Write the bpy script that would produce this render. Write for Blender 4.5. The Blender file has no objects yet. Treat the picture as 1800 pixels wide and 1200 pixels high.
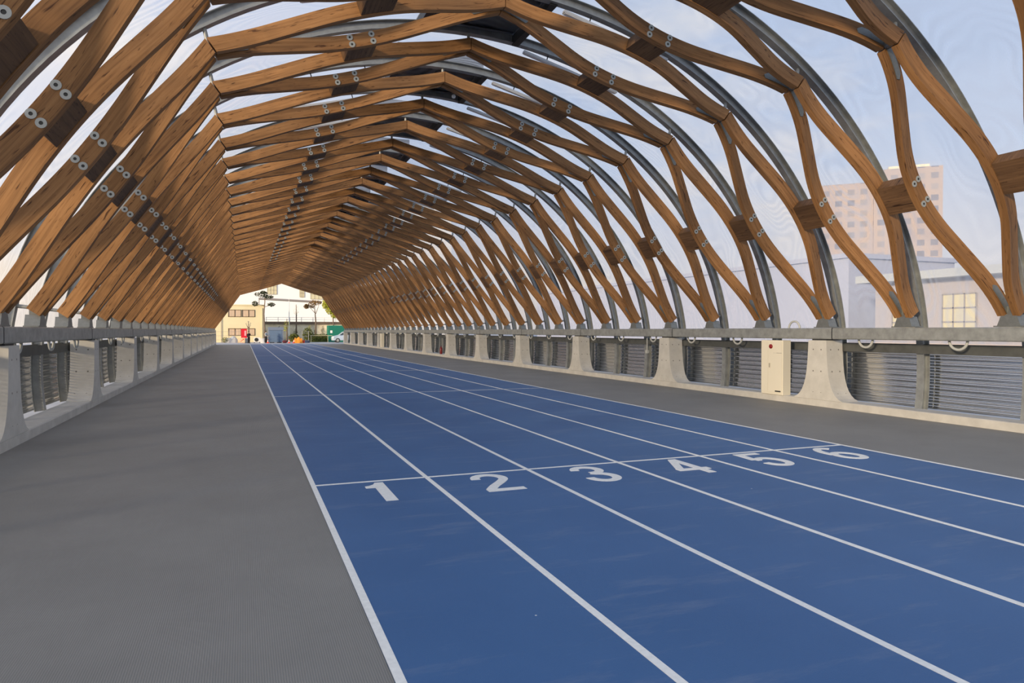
import bpy, math, random
from math import sin, cos, pi, radians, sqrt, atan2
random.seed(7)
C = bpy.context.scene.collection
sc = bpy.context.scene

# ------------------------------------------------------------------ mesh helpers
class MB:
    def __init__(s):
        s.v = []; s.f = []; s.m = []; s.uv = []; s.smooth = False
    def face(s, idx, mi=0, uv=None):
        s.f.append(tuple(idx)); s.m.append(mi); s.uv.append(uv)
    def box(s, x0, x1, y0, y1, z0, z1, mi=0, rot=0.0, pivot=None):
        b = len(s.v)
        P = [(x0,y0,z0),(x1,y0,z0),(x1,y1,z0),(x0,y1,z0),(x0,y0,z1),(x1,y0,z1),(x1,y1,z1),(x0,y1,z1)]
        if rot:
            cx, cy = pivot if pivot else ((x0+x1)/2, (y0+y1)/2)
            P = [(cx+(x-cx)*cos(rot)-(y-cy)*sin(rot), cy+(x-cx)*sin(rot)+(y-cy)*cos(rot), z) for x,y,z in P]
        s.v += P
        for f in ((0,3,2,1),(4,5,6,7),(0,1,5,4),(1,2,6,5),(2,3,7,6),(3,0,4,7)):
            s.face([b+i for i in f], mi)
        return s
    def chamfer_box(s, x0, x1, y0, y1, z0, z1, c, mi=0):
        # box with chamfered vertical edges and a chamfered top
        b = len(s.v)
        ring = lambda e, z: [(x0+c+e,y0+e,z),(x1-c-e,y0+e,z),(x1-e,y0+c+e,z),(x1-e,y1-c-e,z),(x1-c-e,y1-e,z),(x0+c+e,y1-e,z),(x0+e,y1-c-e,z),(x0+e,y0+c+e,z)]
        s.v += ring(0,z0)+ring(0,z1-c)+ring(c*.8,z1)
        for r in range(2):
            for i in range(8):
                j = (i+1)%8
                s.face([b+r*8+i,b+r*8+j,b+r*8+8+j,b+r*8+8+i], mi)
        s.face([b+16+i for i in range(8)], mi); s.face([b+7-i for i in range(8)], mi)
        return s
    def prism(s, poly, h0, h1, axis='x', mi=0):
        # poly in the two other axes, extruded along axis from h0 to h1
        n = len(poly); b = len(s.v)
        for h in (h0, h1):
            for a, c in poly:
                s.v.append({'x':(h,a,c),'y':(a,h,c),'z':(a,c,h)}[axis])
        s.face([b+i for i in range(n)][::-1], mi); s.face([b+n+i for i in range(n)], mi)
        for i in range(n):
            j = (i+1)%n
            s.face([b+i,b+j,b+n+j,b+n+i], mi)
        return s
    def tube(s, pts, r, n=10, mi=0, cap=True):
        pts = [tuple(map(float,p)) for p in pts]; rings = []
        up0 = None
        rr = r if isinstance(r, (list,tuple)) else [r]*len(pts)
        for i, p in enumerate(pts):
            a = pts[max(0,i-1)]; c = pts[min(len(pts)-1,i+1)]
            t = [c[k]-a[k] for k in range(3)]; L = sqrt(sum(x*x for x in t)) or 1; t = [x/L for x in t]
            if up0 is None: up0 = (0,0,1) if abs(t[2]) < .9 else (1,0,0)
            d = sum(up0[k]*t[k] for k in range(3)); u = [up0[k]-d*t[k] for k in range(3)]
            L = sqrt(sum(x*x for x in u)) or 1; u = [x/L for x in u]; up0 = u
            w = [t[1]*u[2]-t[2]*u[1], t[2]*u[0]-t[0]*u[2], t[0]*u[1]-t[1]*u[0]]
            b = len(s.v); rings.append(b)
            for k in range(n):
                q = 2*pi*k/n
                s.v.append(tuple(p[m]+rr[i]*(cos(q)*u[m]+sin(q)*w[m]) for m in range(3)))
        for a, b in zip(rings, rings[1:]):
            for k in range(n):
                j = (k+1)%n
                s.face([a+k,a+j,b+j,b+k], mi)
        if cap:
            s.face([rings[0]+k for k in range(n)][::-1], mi); s.face([rings[-1]+k for k in range(n)], mi)
        return s
    def lathe(s, prof, cx=0, cy=0, n=20, mi=0):
        # prof: list of (r, z)
        b = len(s.v)
        for r, z in prof:
            for k in range(n):
                s.v.append((cx+r*cos(2*pi*k/n), cy+r*sin(2*pi*k/n), z))
        for i in range(len(prof)-1):
            for k in range(n):
                j = (k+1)%n
                s.face([b+i*n+k,b+i*n+j,b+(i+1)*n+j,b+(i+1)*n+k], mi)
        s.face([b+k for k in range(n)][::-1], mi); s.face([b+(len(prof)-1)*n+k for k in range(n)], mi)
        return s
    def mesh(s, name, mats, smooth=None):
        me = bpy.data.meshes.new(name)
        me.from_pydata(s.v, [], s.f)
        for m in (mats if isinstance(mats,(list,tuple)) else [mats]): me.materials.append(m)
        me.polygons.foreach_set('material_index', s.m)
        sm = s.smooth if smooth is None else smooth
        if sm: me.polygons.foreach_set('use_smooth', [True]*len(s.f))
        if any(u is not None for u in s.uv):
            uvl = me.uv_layers.new(name='grain')
            for p, u in zip(me.polygons, s.uv):
                if u:
                    for li, q in zip(p.loop_indices, u): uvl.data[li].uv = q
        me.update()
        return me

def link(name, data, parent=None, loc=None):
    o = bpy.data.objects.new(name, data); C.objects.link(o)
    if parent is not None: o.parent = parent
    if loc is not None: o.location = loc
    return o
def obj(name, mb, mats, parent=None, loc=None, smooth=None):
    return link(name, mb.mesh(name, mats, smooth), parent, loc)
def tag(o, label, cat, group=None):
    o['label'] = label; o['category'] = cat
    if group: o['group'] = group
    return o
def thing(name, label, cat, loc=(0,0,0), group=None, rz=0.0):
    o = link(name, None, None, loc); o.rotation_euler.z = rz
    o.empty_display_size = .1
    return tag(o, label, cat, group)
def struct(name, mb, mats, loc=None, smooth=None):
    o = obj(name, mb, mats, None, loc, smooth); o['kind'] = 'structure'; return o
def copy_tree(src, parent=None):
    c = src.copy(); C.objects.link(c)
    if parent is not None: c.parent = parent
    for ch in list(KIDS.get(src.name, [])):
        n = copy_tree(ch, c)
    return c
KIDS = {}
def index_kids():
    KIDS.clear()
    for o in bpy.data.objects:
        if o.parent: KIDS.setdefault(o.parent.name, []).append(o)
ORD = ['zeroth','first','second','third','fourth','fifth','sixth','seventh','eighth','ninth','tenth','eleventh','twelfth','thirteenth','fourteenth','fifteenth',
       'sixteenth','seventeenth','eighteenth','nineteenth']
TENS = {20:('twentieth','twenty'),30:('thirtieth','thirty'),40:('fortieth','forty')}
def ordinal(n):
    if n < 20: return ORD[n]
    t = n//10*10
    return TENS[t][0] if n == t else TENS[t][1]+'-'+ORD[n-t]

# ------------------------------------------------------------------ materials
def new_mat(name):
    m = bpy.data.materials.new(name); m.use_nodes = True
    nt = m.node_tree; nt.nodes.clear()
    return m, nt
def N(nt, typ, **kw):
    n = nt.nodes.new(typ)
    for k, v in kw.items():
        if k in ('operation','blend_type','wave_type','rings_direction','bands_direction','data_type','noise_dimensions','wave_profile','feature'): setattr(n, k, v)
        else: n.inputs[k.replace('_',' ') if k.replace('_',' ') in n.inputs else k].default_value = v
    return n
def ramp(nt, stops, interp='LINEAR'):
    r = nt.nodes.new('ShaderNodeValToRGB'); cr = r.color_ramp; cr.interpolation = interp
    while len(cr.elements) < len(stops): cr.elements.new(.5)
    for e, (p, c) in zip(cr.elements, stops):
        e.position = p; e.color = tuple(c)+(1,) if len(c) == 3 else c
    return r
def simple(name, col, rough=.6, metal=0.0, noise=0.0, nscale=8.0, bump=0.0, bscale=60.0, spec=.5, stretch=(1,1,1)):
    m, nt = new_mat(name)
    out = N(nt,'ShaderNodeOutputMaterial'); p = N(nt,'ShaderNodeBsdfPrincipled')
    p.inputs['Roughness'].default_value = rough; p.inputs['Metallic'].default_value = metal
    p.inputs['Specular IOR Level'].default_value = spec
    p.inputs['Base Color'].default_value = tuple(col)+(1,)
    nt.links.new(p.outputs[0], out.inputs[0])
    tc = N(nt,'ShaderNodeTexCoord'); mp = N(nt,'ShaderNodeMapping'); mp.inputs['Scale'].default_value = stretch
    nt.links.new(tc.outputs['Object'], mp.inputs[0])
    if noise:
        t = N(nt,'ShaderNodeTexNoise', Scale=nscale, Detail=6.0, Roughness=.6)
        nt.links.new(mp.outputs[0], t.inputs['Vector'])
        r = ramp(nt, [(.3,[c*(1-noise) for c in col]),(.7,[min(1,c*(1+noise)) for c in col])])
        nt.links.new(t.outputs['Fac'], r.inputs[0]); nt.links.new(r.outputs[0], p.inputs['Base Color'])
    if bump:
        t2 = N(nt,'ShaderNodeTexNoise', Scale=bscale, Detail=3.0); nt.links.new(mp.outputs[0], t2.inputs['Vector'])
        b = N(nt,'ShaderNodeBump', Strength=bump, Distance=.01)
        nt.links.new(t2.outputs['Fac'], b.inputs['Height']); nt.links.new(b.outputs[0], p.inputs['Normal'])
    return m

def wood_mat(name, base, dark, light):
    m, nt = new_mat(name)
    out = N(nt,'ShaderNodeOutputMaterial'); p = N(nt,'ShaderNodeBsdfPrincipled', Roughness=.62)
    p.inputs['Specular IOR Level'].default_value = .3
    nt.links.new(p.outputs[0], out.inputs[0])
    uv = N(nt,'ShaderNodeTexCoord'); oi = N(nt,'ShaderNodeObjectInfo')
    # offset the grain per object so that no two beams repeat
    comb = N(nt,'ShaderNodeCombineXYZ'); mul = N(nt,'ShaderNodeMath', operation='MULTIPLY'); mul.inputs[1].default_value = 37.0
    nt.links.new(oi.outputs['Random'], mul.inputs[0]); nt.links.new(mul.outputs[0], comb.inputs[0]); nt.links.new(mul.outputs[0], comb.inputs[1])
    add = N(nt,'ShaderNodeVectorMath', operation='ADD')
    nt.links.new(uv.outputs['UV'], add.inputs[0]); nt.links.new(comb.outputs[0], add.inputs[1])
    def noise(scale, detail, rough=.55, dist=0.0):
        mp = N(nt,'ShaderNodeMapping'); mp.inputs['Scale'].default_value = scale
        nt.links.new(add.outputs[0], mp.inputs[0])
        t = N(nt,'ShaderNodeTexNoise', Scale=1.0, Detail=detail, Roughness=rough, Distortion=dist)
        nt.links.new(mp.outputs[0], t.inputs['Vector']); return t
    g = noise((1.1,26,1), 4.0, .6, .6)                     # fine grain
    r1 = ramp(nt, [(.25,dark),(.5,base),(.78,light)]); nt.links.new(g.outputs['Fac'], r1.inputs[0])
    b = noise((.45,3.2,1), 2.0)                            # slow tone drift along a lamella
    r2 = ramp(nt, [(.3,(.72,.70,.68)),(.7,(1.22,1.2,1.16))]); nt.links.new(b.outputs['Fac'], r2.inputs[0])
    mx = N(nt,'ShaderNodeMix', data_type='RGBA', blend_type='MULTIPLY'); mx.inputs['Factor'].default_value = 1.0
    nt.links.new(r1.outputs[0], mx.inputs['A']); nt.links.new(r2.outputs[0], mx.inputs['B'])
    # dark shakes and resin streaks along the grain
    k = noise((3.6,34,1), 2.0, .5, .9)
    r3 = ramp(nt, [(.62,(1,1,1)),(.70,(.26,.20,.16))]); nt.links.new(k.outputs['Fac'], r3.inputs[0])
    mx2 = N(nt,'ShaderNodeMix', data_type='RGBA', blend_type='MULTIPLY'); mx2.inputs['Factor'].default_value = .95
    nt.links.new(mx.outputs['Result'], mx2.inputs['A']); nt.links.new(r3.outputs[0], mx2.inputs['B'])
    # per-beam tone
    hsv = N(nt,'ShaderNodeHueSaturation'); mr = N(nt,'ShaderNodeMapRange'); mr.inputs['To Min'].default_value = .8; mr.inputs['To Max'].default_value = 1.2
    nt.links.new(oi.outputs['Random'], mr.inputs['Value']); nt.links.new(mr.outputs[0], hsv.inputs['Value'])
    nt.links.new(mx2.outputs['Result'], hsv.inputs['Color']); nt.links.new(hsv.outputs[0], p.inputs['Base Color'])
    bp = N(nt,'ShaderNodeBump', Strength=.15, Distance=.004); nt.links.new(g.outputs['Fac'], bp.inputs['Height']); nt.links.new(bp.outputs[0], p.inputs['Normal'])
    return m

M = {}
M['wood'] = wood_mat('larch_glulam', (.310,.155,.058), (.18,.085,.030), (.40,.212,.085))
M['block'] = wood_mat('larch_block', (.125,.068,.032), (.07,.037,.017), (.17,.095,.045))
M['galv'] = simple('galvanized_steel', (.36,.37,.35), .5, .45, .22, 7.0)
M['rib'] = simple('galvanized_rib', (.33,.345,.34), .5, .5, .18, 6.0)
M['purlin'] = simple('weathered_purlin', (.10,.105,.10), .6, .2, .2, 5.0)
M['darksteel'] = simple('dark_steel', (.035,.038,.042), .5, .3)
M['chrome'] = simple('bright_trim', (.75,.78,.82), .2, 1.0)
M['plate'] = simple('connector_plate', (.23,.24,.23), .45, .6, .1, 20.0)
M['washer'] = simple('zinc_washer', (.44,.45,.41), .45, .35)
M['bolt'] = simple('bolt_head', (.06,.06,.055), .5, .6)
M['vent'] = simple('vent_black', (.012,.013,.015), .5)
M['cabinet'] = simple('cream_enamel', (.80,.745,.60), .4)
M['cabinet2'] = simple('cream_enamel_seam', (.42,.39,.32), .5)
M['redlamp'] = simple('red_lens', (.25,.008,.01), .25)
M['blackplate'] = simple('black_plate', (.02,.02,.02), .5)
M['conduit'] = simple('conduit_grey', (.50,.51,.48), .5)
M['white'] = simple('line_white', (.86,.86,.81), .7, 0, .07, 30.0)
M['lamp'] = simple('lamp_body', (.55,.56,.56), .4, .2)
M['lens'] = simple('lamp_lens', (.80,.80,.78), .35)

def concrete_mat():
    m, nt = new_mat('precast_concrete')
    out = N(nt,'ShaderNodeOutputMaterial'); p = N(nt,'ShaderNodeBsdfPrincipled', Roughness=.75)
    nt.links.new(p.outputs[0], out.inputs[0])
    tc = N(nt,'ShaderNodeTexCoord')
    t = N(nt,'ShaderNodeTexNoise', Scale=2.4, Detail=8.0, Roughness=.65); nt.links.new(tc.outputs['Object'], t.inputs['Vector'])
    r = ramp(nt, [(.3,(.50,.485,.44)),(.7,(.64,.62,.565))]); nt.links.new(t.outputs['Fac'], r.inputs[0])
    # small form tie holes in two columns of the faces
    sep = N(nt,'ShaderNodeSeparateXYZ'); nt.links.new(tc.outputs['Object'], sep.inputs[0])
    geo = N(nt,'ShaderNodeNewGeometry'); sn = N(nt,'ShaderNodeSeparateXYZ')
    vt = N(nt,'ShaderNodeVectorTransform'); vt.vector_type = 'NORMAL'; vt.convert_from = 'WORLD'; vt.convert_to = 'OBJECT'
    nt.links.new(geo.outputs['Normal'], vt.inputs[0]); nt.links.new(vt.outputs[0], sn.inputs[0])
    def math(op, a, b=None, c=None):
        n = N(nt,'ShaderNodeMath', operation=op)
        for i, q in enumerate((a,b,c)):
            if q is None: continue
            if isinstance(q,(int,float)): n.inputs[i].default_value = q
            else: nt.links.new(q, n.inputs[i])
        return n.outputs[0]
    fx = math('GREATER_THAN', math('ABSOLUTE', sn.outputs[0]), .7)
    h = math('ADD', math('MULTIPLY', math('ABSOLUTE', sep.outputs[1]), fx), math('MULTIPLY', math('ABSOLUTE', sep.outputs[0]), math('SUBTRACT', 1.0, fx)))
    h = math('SUBTRACT', h, .11)
    zz = math('SUBTRACT', math('FLOORED_MODULO', math('SUBTRACT', sep.outputs[2], 1.0), .47), .235)
    d = math('SQRT', math('ADD', math('MULTIPLY', h, h), math('MULTIPLY', zz, zz)))
    hole = math('LESS_THAN', d, .016)
    hole = math('MULTIPLY', hole, math('GREATER_THAN', sep.outputs[2], .3))
    mx = N(nt,'ShaderNodeMix', data_type='RGBA'); nt.links.new(hole, mx.inputs['Factor'])
    nt.links.new(r.outputs[0], mx.inputs['A']); mx.inputs['B'].default_value = (.16,.15,.13,1)
    nt.links.new(mx.outputs['Result'], p.inputs['Base Color'])
    return m
M['concrete'] = concrete_mat()
M['curb'] = simple('curb_concrete', (.56,.54,.49), .75, 0, .12, 3.0)

def film_mat():
    m, nt = new_mat('clear_film_membrane')
    out = N(nt,'ShaderNodeOutputMaterial')
    tc = N(nt,'ShaderNodeTexCoord')
    # wrinkles of the tensioned film: warped concentric ripples
    mp = N(nt,'ShaderNodeMapping'); mp.inputs['Scale'].default_value = (.55,.9,.55); nt.links.new(tc.outputs['Object'], mp.inputs[0])
    n0 = N(nt,'ShaderNodeTexNoise', Scale=.55, Detail=2.0, Roughness=.5); nt.links.new(mp.outputs[0], n0.inputs['Vector'])
    mr0 = N(nt,'ShaderNodeMath', operation='MULTIPLY'); mr0.inputs[1].default_value = 150.0; nt.links.new(n0.outputs['Fac'], mr0.inputs[0])
    sn = N(nt,'ShaderNodeMath', operation='SINE'); nt.links.new(mr0.outputs[0], sn.inputs[0])
    n1 = N(nt,'ShaderNodeTexNoise', Scale=1.3, Detail=3.0, Roughness=.6); nt.links.new(mp.outputs[0], n1.inputs['Vector'])
    amp = N(nt,'ShaderNodeMapRange'); amp.inputs['From Min'].default_value = .36; amp.inputs['From Max'].default_value = .62
    amp.inputs['To Min'].default_value = .0; amp.inputs['To Max'].default_value = .15
    nt.links.new(n1.outputs['Fac'], amp.inputs['Value'])
    mul = N(nt,'ShaderNodeMath', operation='MULTIPLY_ADD'); nt.links.new(sn.outputs[0], mul.inputs[0]); nt.links.new(amp.outputs[0], mul.inputs[1]); mul.inputs[2].default_value = FILM_HAZE
    tr = N(nt,'ShaderNodeBsdfTransparent'); tr.inputs['Color'].default_value = (.93,.945,.96,1)
    tl = N(nt,'ShaderNodeBsdfTranslucent'); tl.inputs['Color'].default_value = (.90,.92,.95,1)
    df = N(nt,'ShaderNodeBsdfDiffuse'); df.inputs['Color'].default_value = (.90,.92,.95,1)
    td = N(nt,'ShaderNodeMixShader'); td.inputs[0].default_value = .25
    nt.links.new(tl.outputs[0], td.inputs[1]); nt.links.new(df.outputs[0], td.inputs[2])
    mx = N(nt,'ShaderNodeMixShader'); nt.links.new(mul.outputs[0], mx.inputs[0])
    nt.links.new(tr.outputs[0], mx.inputs[1]); nt.links.new(td.outputs[0], mx.inputs[2])
    gl = N(nt,'ShaderNodeBsdfGlossy', Roughness=.12); gl.inputs['Color'].default_value = (1,1,1,1)
    lw = N(nt,'ShaderNodeFresnel', IOR=1.2)
    mx2 = N(nt,'ShaderNodeMixShader'); nt.links.new(lw.outputs[0], mx2.inputs[0])
    nt.links.new(mx.outputs[0], mx2.inputs[1]); nt.links.new(gl.outputs[0], mx2.inputs[2])
    nt.links.new(mx2.outputs[0], out.inputs[0])
    return m
FILM_HAZE = .36
M['film'] = film_mat()

def poly_mat():
    m, nt = new_mat('corrugated_polycarbonate')
    out = N(nt,'ShaderNodeOutputMaterial')
    tr = N(nt,'ShaderNodeBsdfTransparent'); tr.inputs['Color'].default_value = (.86,.88,.90,1)
    tl = N(nt,'ShaderNodeBsdfTranslucent'); tl.inputs['Color'].default_value = (.80,.80,.80,1)
    df = N(nt,'ShaderNodeBsdfDiffuse'); df.inputs['Color'].default_value = (.62,.62,.62,1)
    gl = N(nt,'ShaderNodeBsdfGlossy', Roughness=.12)
    a = N(nt,'ShaderNodeMixShader'); a.inputs[0].default_value = .28
    nt.links.new(tl.outputs[0], a.inputs[1]); nt.links.new(df.outputs[0], a.inputs[2])
    b = N(nt,'ShaderNodeMixShader')
    lw = N(nt,'ShaderNodeLayerWeight', Blend=.5); ma = N(nt,'ShaderNodeMath', operation='MULTIPLY_ADD')
    nt.links.new(lw.outputs['Facing'], ma.inputs[0]); ma.inputs[1].default_value = .75; ma.inputs[2].default_value = .18
    nt.links.new(ma.outputs[0], b.inputs[0])
    nt.links.new(tr.outputs[0], b.inputs[1]); nt.links.new(a.outputs[0], b.inputs[2])
    c = N(nt,'ShaderNodeMixShader'); f = N(nt,'ShaderNodeFresnel', IOR=1.5)
    nt.links.new(f.outputs[0], c.inputs[0]); nt.links.new(b.outputs[0], c.inputs[1]); nt.links.new(gl.outputs[0], c.inputs[2])
    nt.links.new(c.outputs[0], out.inputs[0])
    return m
M['poly'] = poly_mat()

def track_mat():
    m, nt = new_mat('blue_track_rubber')
    out = N(nt,'ShaderNodeOutputMaterial'); p = N(nt,'ShaderNodeBsdfPrincipled', Roughness=.55)
    p.inputs['Specular IOR Level'].default_value = .45
    nt.links.new(p.outputs[0], out.inputs[0])
    tc = N(nt,'ShaderNodeTexCoord')
    a = N(nt,'ShaderNodeTexNoise', Scale=.5, Detail=5.0, Roughness=.6); nt.links.new(tc.outputs['Object'], a.inputs['Vector'])
    r = ramp(nt, [(.3,(.040,.122,.285)),(.7,(.054,.148,.330))]); nt.links.new(a.outputs['Fac'], r.inputs[0])
    # dusty scuffs across the lanes
    mp = N(nt,'ShaderNodeMapping'); mp.inputs['Scale'].default_value = (.7,3.2,1); mp.inputs['Rotation'].default_value = (0,0,.25); nt.links.new(tc.outputs['Object'], mp.inputs[0])
    b = N(nt,'ShaderNodeTexNoise', Scale=1.1, Detail=7.0, Roughness=.7); nt.links.new(mp.outputs[0], b.inputs['Vector'])
    rb = ramp(nt, [(.54,(0,0,0)),(.78,(.22,.22,.22))]); nt.links.new(b.outputs['Fac'], rb.inputs[0])
    mx = N(nt,'ShaderNodeMix', data_type='RGBA'); nt.links.new(rb.outputs[0], mx.inputs['Factor']); nt.links.new(r.outputs[0], mx.inputs['A']); mx.inputs['B'].default_value = (.42,.44,.47,1)
    # stray white specks
    v = N(nt,'ShaderNodeTexVoronoi', Scale=1.7); nt.links.new(tc.outputs['Object'], v.inputs['Vector'])
    lt = N(nt,'ShaderNodeMath', operation='LESS_THAN'); lt.inputs[1].default_value = .014; nt.links.new(v.outputs['Distance'], lt.inputs[0])
    mx2 = N(nt,'ShaderNodeMix', data_type='RGBA'); nt.links.new(lt.outputs[0], mx2.inputs['Factor']); nt.links.new(mx.outputs['Result'], mx2.inputs['A']); mx2.inputs['B'].default_value = (.6,.63,.65,1)
    nt.links.new(mx2.outputs['Result'], p.inputs['Base Color'])
    c = N(nt,'ShaderNodeTexNoise', Scale=160.0, Detail=2.0); nt.links.new(tc.outputs['Object'], c.inputs['Vector'])
    bp = N(nt,'ShaderNodeBump', Strength=.35, Distance=.004); nt.links.new(c.outputs['Fac'], bp.inputs['Height']); nt.links.new(bp.outputs[0], p.inputs['Normal'])
    return m
M['track'] = track_mat()

def mat_mat():
    m, nt = new_mat('grey_ribbed_mat')
    out = N(nt,'ShaderNodeOutputMaterial'); p = N(nt,'ShaderNodeBsdfPrincipled', Roughness=.6)
    p.inputs['Specular IOR Level'].default_value = .45
    nt.links.new(p.outputs[0], out.inputs[0])
    tc = N(nt,'ShaderNodeTexCoord')
    a = N(nt,'ShaderNodeTexNoise', Scale=.6, Detail=6.0, Roughness=.65); nt.links.new(tc.outputs['Object'], a.inputs['Vector'])
    r = ramp(nt, [(.3,(.225,.220,.202)),(.72,(.28,.273,.25))]); nt.links.new(a.outputs['Fac'], r.inputs[0])
    w = N(nt,'ShaderNodeTexWave', wave_type='BANDS', bands_direction='X', Scale=26.0, Distortion=.0); nt.links.new(tc.outputs['Object'], w.inputs['Vector'])
    c = N(nt,'ShaderNodeTexNoise', Scale=140.0, Detail=2.0); nt.links.new(tc.outputs['Object'], c.inputs['Vector'])
    ad = N(nt,'ShaderNodeMath', operation='ADD'); nt.links.new(w.outputs['Fac'], ad.inputs[0]); nt.links.new(c.outputs['Fac'], ad.inputs[1])
    mx = N(nt,'ShaderNodeMix', data_type='RGBA', blend_type='MULTIPLY'); mx.inputs['Factor'].default_value = .35
    rw = ramp(nt, [(.0,(.55,.55,.55)),(1.0,(1.15,1.15,1.15))]); nt.links.new(w.outputs['Fac'], rw.inputs[0])
    nt.links.new(r.outputs[0], mx.inputs['A']); nt.links.new(rw.outputs[0], mx.inputs['B']); nt.links.new(mx.outputs['Result'], p.inputs['Base Color'])
    bp = N(nt,'ShaderNodeBump', Strength=.3, Distance=.004); nt.links.new(ad.outputs[0], bp.inputs['Height']); nt.links.new(bp.outputs[0], p.inputs['Normal'])
    return m
M['mat'] = mat_mat()

# ------------------------------------------------------------------ the tunnel's measures (metres)
CX = 4.31                       # centre line
S = 1.968                       # arch spacing
Y0 = 11.65                      # arch k = 0
K0, K1 = -3, 39
YE = Y0 + K1*S                  # far end
YN = -9.0                       # behind the camera
W, D = .125, .225               # timber section: thickness along the tunnel, depth
INN = [(7.45,1.87),(4.68,5.86),(0.0,7.32)]     # inner corners: base, knee, apex (half profile)
E0, EM = .125, S/2-.26-W/2      # beam centre offset at a node and at mid-span
def off(p, q, d):
    dx, dz = q[0]-p[0], q[1]-p[1]; L = sqrt(dx*dx+dz*dz)
    n = (dz/L, -dx/L)           # outward for base -> knee -> apex on the +x side
    if n[0] < 0 and n[1] < 0: n = (-n[0], -n[1])
    return n
def outer_poly():
    b, k, a = INN
    n1 = off(b,k,D); n2 = off(k,a,D)
    o0 = (b[0]+n1[0]*D, b[1]+n1[1]*D)
    # knee: intersection of the two offset lines
    bx, bz = n1[0]+n2[0], n1[1]+n2[1]; L = bx*bx+bz*bz; s = 2*D/L
    o1 = (k[0]+bx*s, k[1]+bz*s)
    o2 = (0.0, a[1]+D/abs(n2[1]))
    return [o0,o1,o2]
OUT = outer_poly()
def smooth_off(t):
    # 0..1..0 between the nodes: short bend, straight run, bend around the block
    u = 1-abs(2*t-1); r = .36; sl = 1/(1-r)
    if u < r: return sl*u*u/(2*r)
    if u > 1-r: return 1-sl*(1-u)**2/(2*r)
    return sl*(u-r/2)
def seg_pts(side, j):
    # j = 0: base-knee, 1: knee-apex; side = +1/-1
    return [(side*x,z) for x,z in (INN[j],INN[j+1])], [(side*x,z) for x,z in (OUT[j],OUT[j+1])]
SEGL = [sqrt((INN[j][0]-INN[j+1][0])**2+(INN[j][1]-INN[j+1][1])**2) for j in (0,1)]
def yc(t, ys): return ys*(E0+(EM-E0)*smooth_off(t))
def half_w(t, j):
    h = 1e-3; s = (smooth_off(min(1,t+h))-smooth_off(max(0,t-h)))*(EM-E0)/(2*h*SEGL[j])
    return W/2*sqrt(1+s*s)
def lerp(a, b, t): return (a[0]+(b[0]-a[0])*t, a[1]+(b[1]-a[1])*t)

def beam_mesh(side, j, ys):
    mb = MB(); n = 40
    (p0,p1), (q0,q1) = seg_pts(side, j); L = SEGL[j]
    g0, g1 = (.004,.997) if j == 0 else (.003,.9985)
    for i in range(n+1):
        t = g0+(g1-g0)*i/n; a = lerp(p0,p1,t); b = lerp(q0,q1,t); c = yc(t,ys); h = half_w(t,j)
        mb.v += [(a[0],c-h,a[1]),(a[0],c+h,a[1]),(b[0],c+h,b[1]),(b[0],c-h,b[1])]
    seed = (side+1)*3+j*5+ys*1.7
    for i in range(n):
        u0, u1 = i/n*L+seed, (i+1)/n*L+seed
        for k in range(4):
            kk = (k+1)%4; v0 = k*.31; v1 = v0+(W if k%2 == 0 else D)
            idx = [i*4+k,i*4+kk,(i+1)*4+kk,(i+1)*4+k]; uv = [(u0,v0),(u0,v1),(u1,v1),(u1,v0)]
            if side > 0: idx = idx[::-1]; uv = uv[::-1]
            mb.face(idx, 0, uv)
    for e in (0,n):
        idx = [e*4+k for k in range(4)]; mb.face(idx if (e == 0) == (side > 0) else idx[::-1], 0, [(seed,0),(seed,W),(seed+D,W),(seed+D,0)])
    return mb.mesh('curved_beam', M['wood'])
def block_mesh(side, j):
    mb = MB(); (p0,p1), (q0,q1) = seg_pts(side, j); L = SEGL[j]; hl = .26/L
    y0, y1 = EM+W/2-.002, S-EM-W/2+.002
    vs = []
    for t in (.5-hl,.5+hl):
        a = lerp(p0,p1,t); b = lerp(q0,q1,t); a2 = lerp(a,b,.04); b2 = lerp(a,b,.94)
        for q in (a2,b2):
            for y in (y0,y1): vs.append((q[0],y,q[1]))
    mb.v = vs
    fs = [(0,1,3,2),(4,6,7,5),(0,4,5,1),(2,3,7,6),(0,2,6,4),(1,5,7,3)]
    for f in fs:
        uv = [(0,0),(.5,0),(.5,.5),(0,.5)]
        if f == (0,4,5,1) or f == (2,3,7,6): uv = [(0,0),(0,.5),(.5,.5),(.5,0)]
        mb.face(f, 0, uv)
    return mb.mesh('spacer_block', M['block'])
def washer_mesh(side, j, a, b):
    # steel ring and bolt on the near face of the beam that leans away from the viewer
    mb = MB(); (p0,p1), (q0,q1) = seg_pts(side, j); L = SEGL[j]
    t = .5+a/L; c = lerp(lerp(p0,p1,t), lerp(q0,q1,t), .5+b/D); y = yc(t,1)-half_w(t,j)
    n = 16
    for r, dy in ((.053,.002),(.053,-.010),(.020,-.010),(.020,-.004)):
        for k in range(n): mb.v.append((c[0]+r*cos(2*pi*k/n), y+dy, c[1]+r*sin(2*pi*k/n)))
    for i in range(3):
        for k in range(n):
            m = (k+1)%n; mb.face([i*n+k,i*n+m,(i+1)*n+m,(i+1)*n+k], 0 if i < 2 else 1)
    mb.face([3*n+k for k in range(n)], 1)
    return mb.mesh('washer', [M['washer'],M['bolt']])
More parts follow.
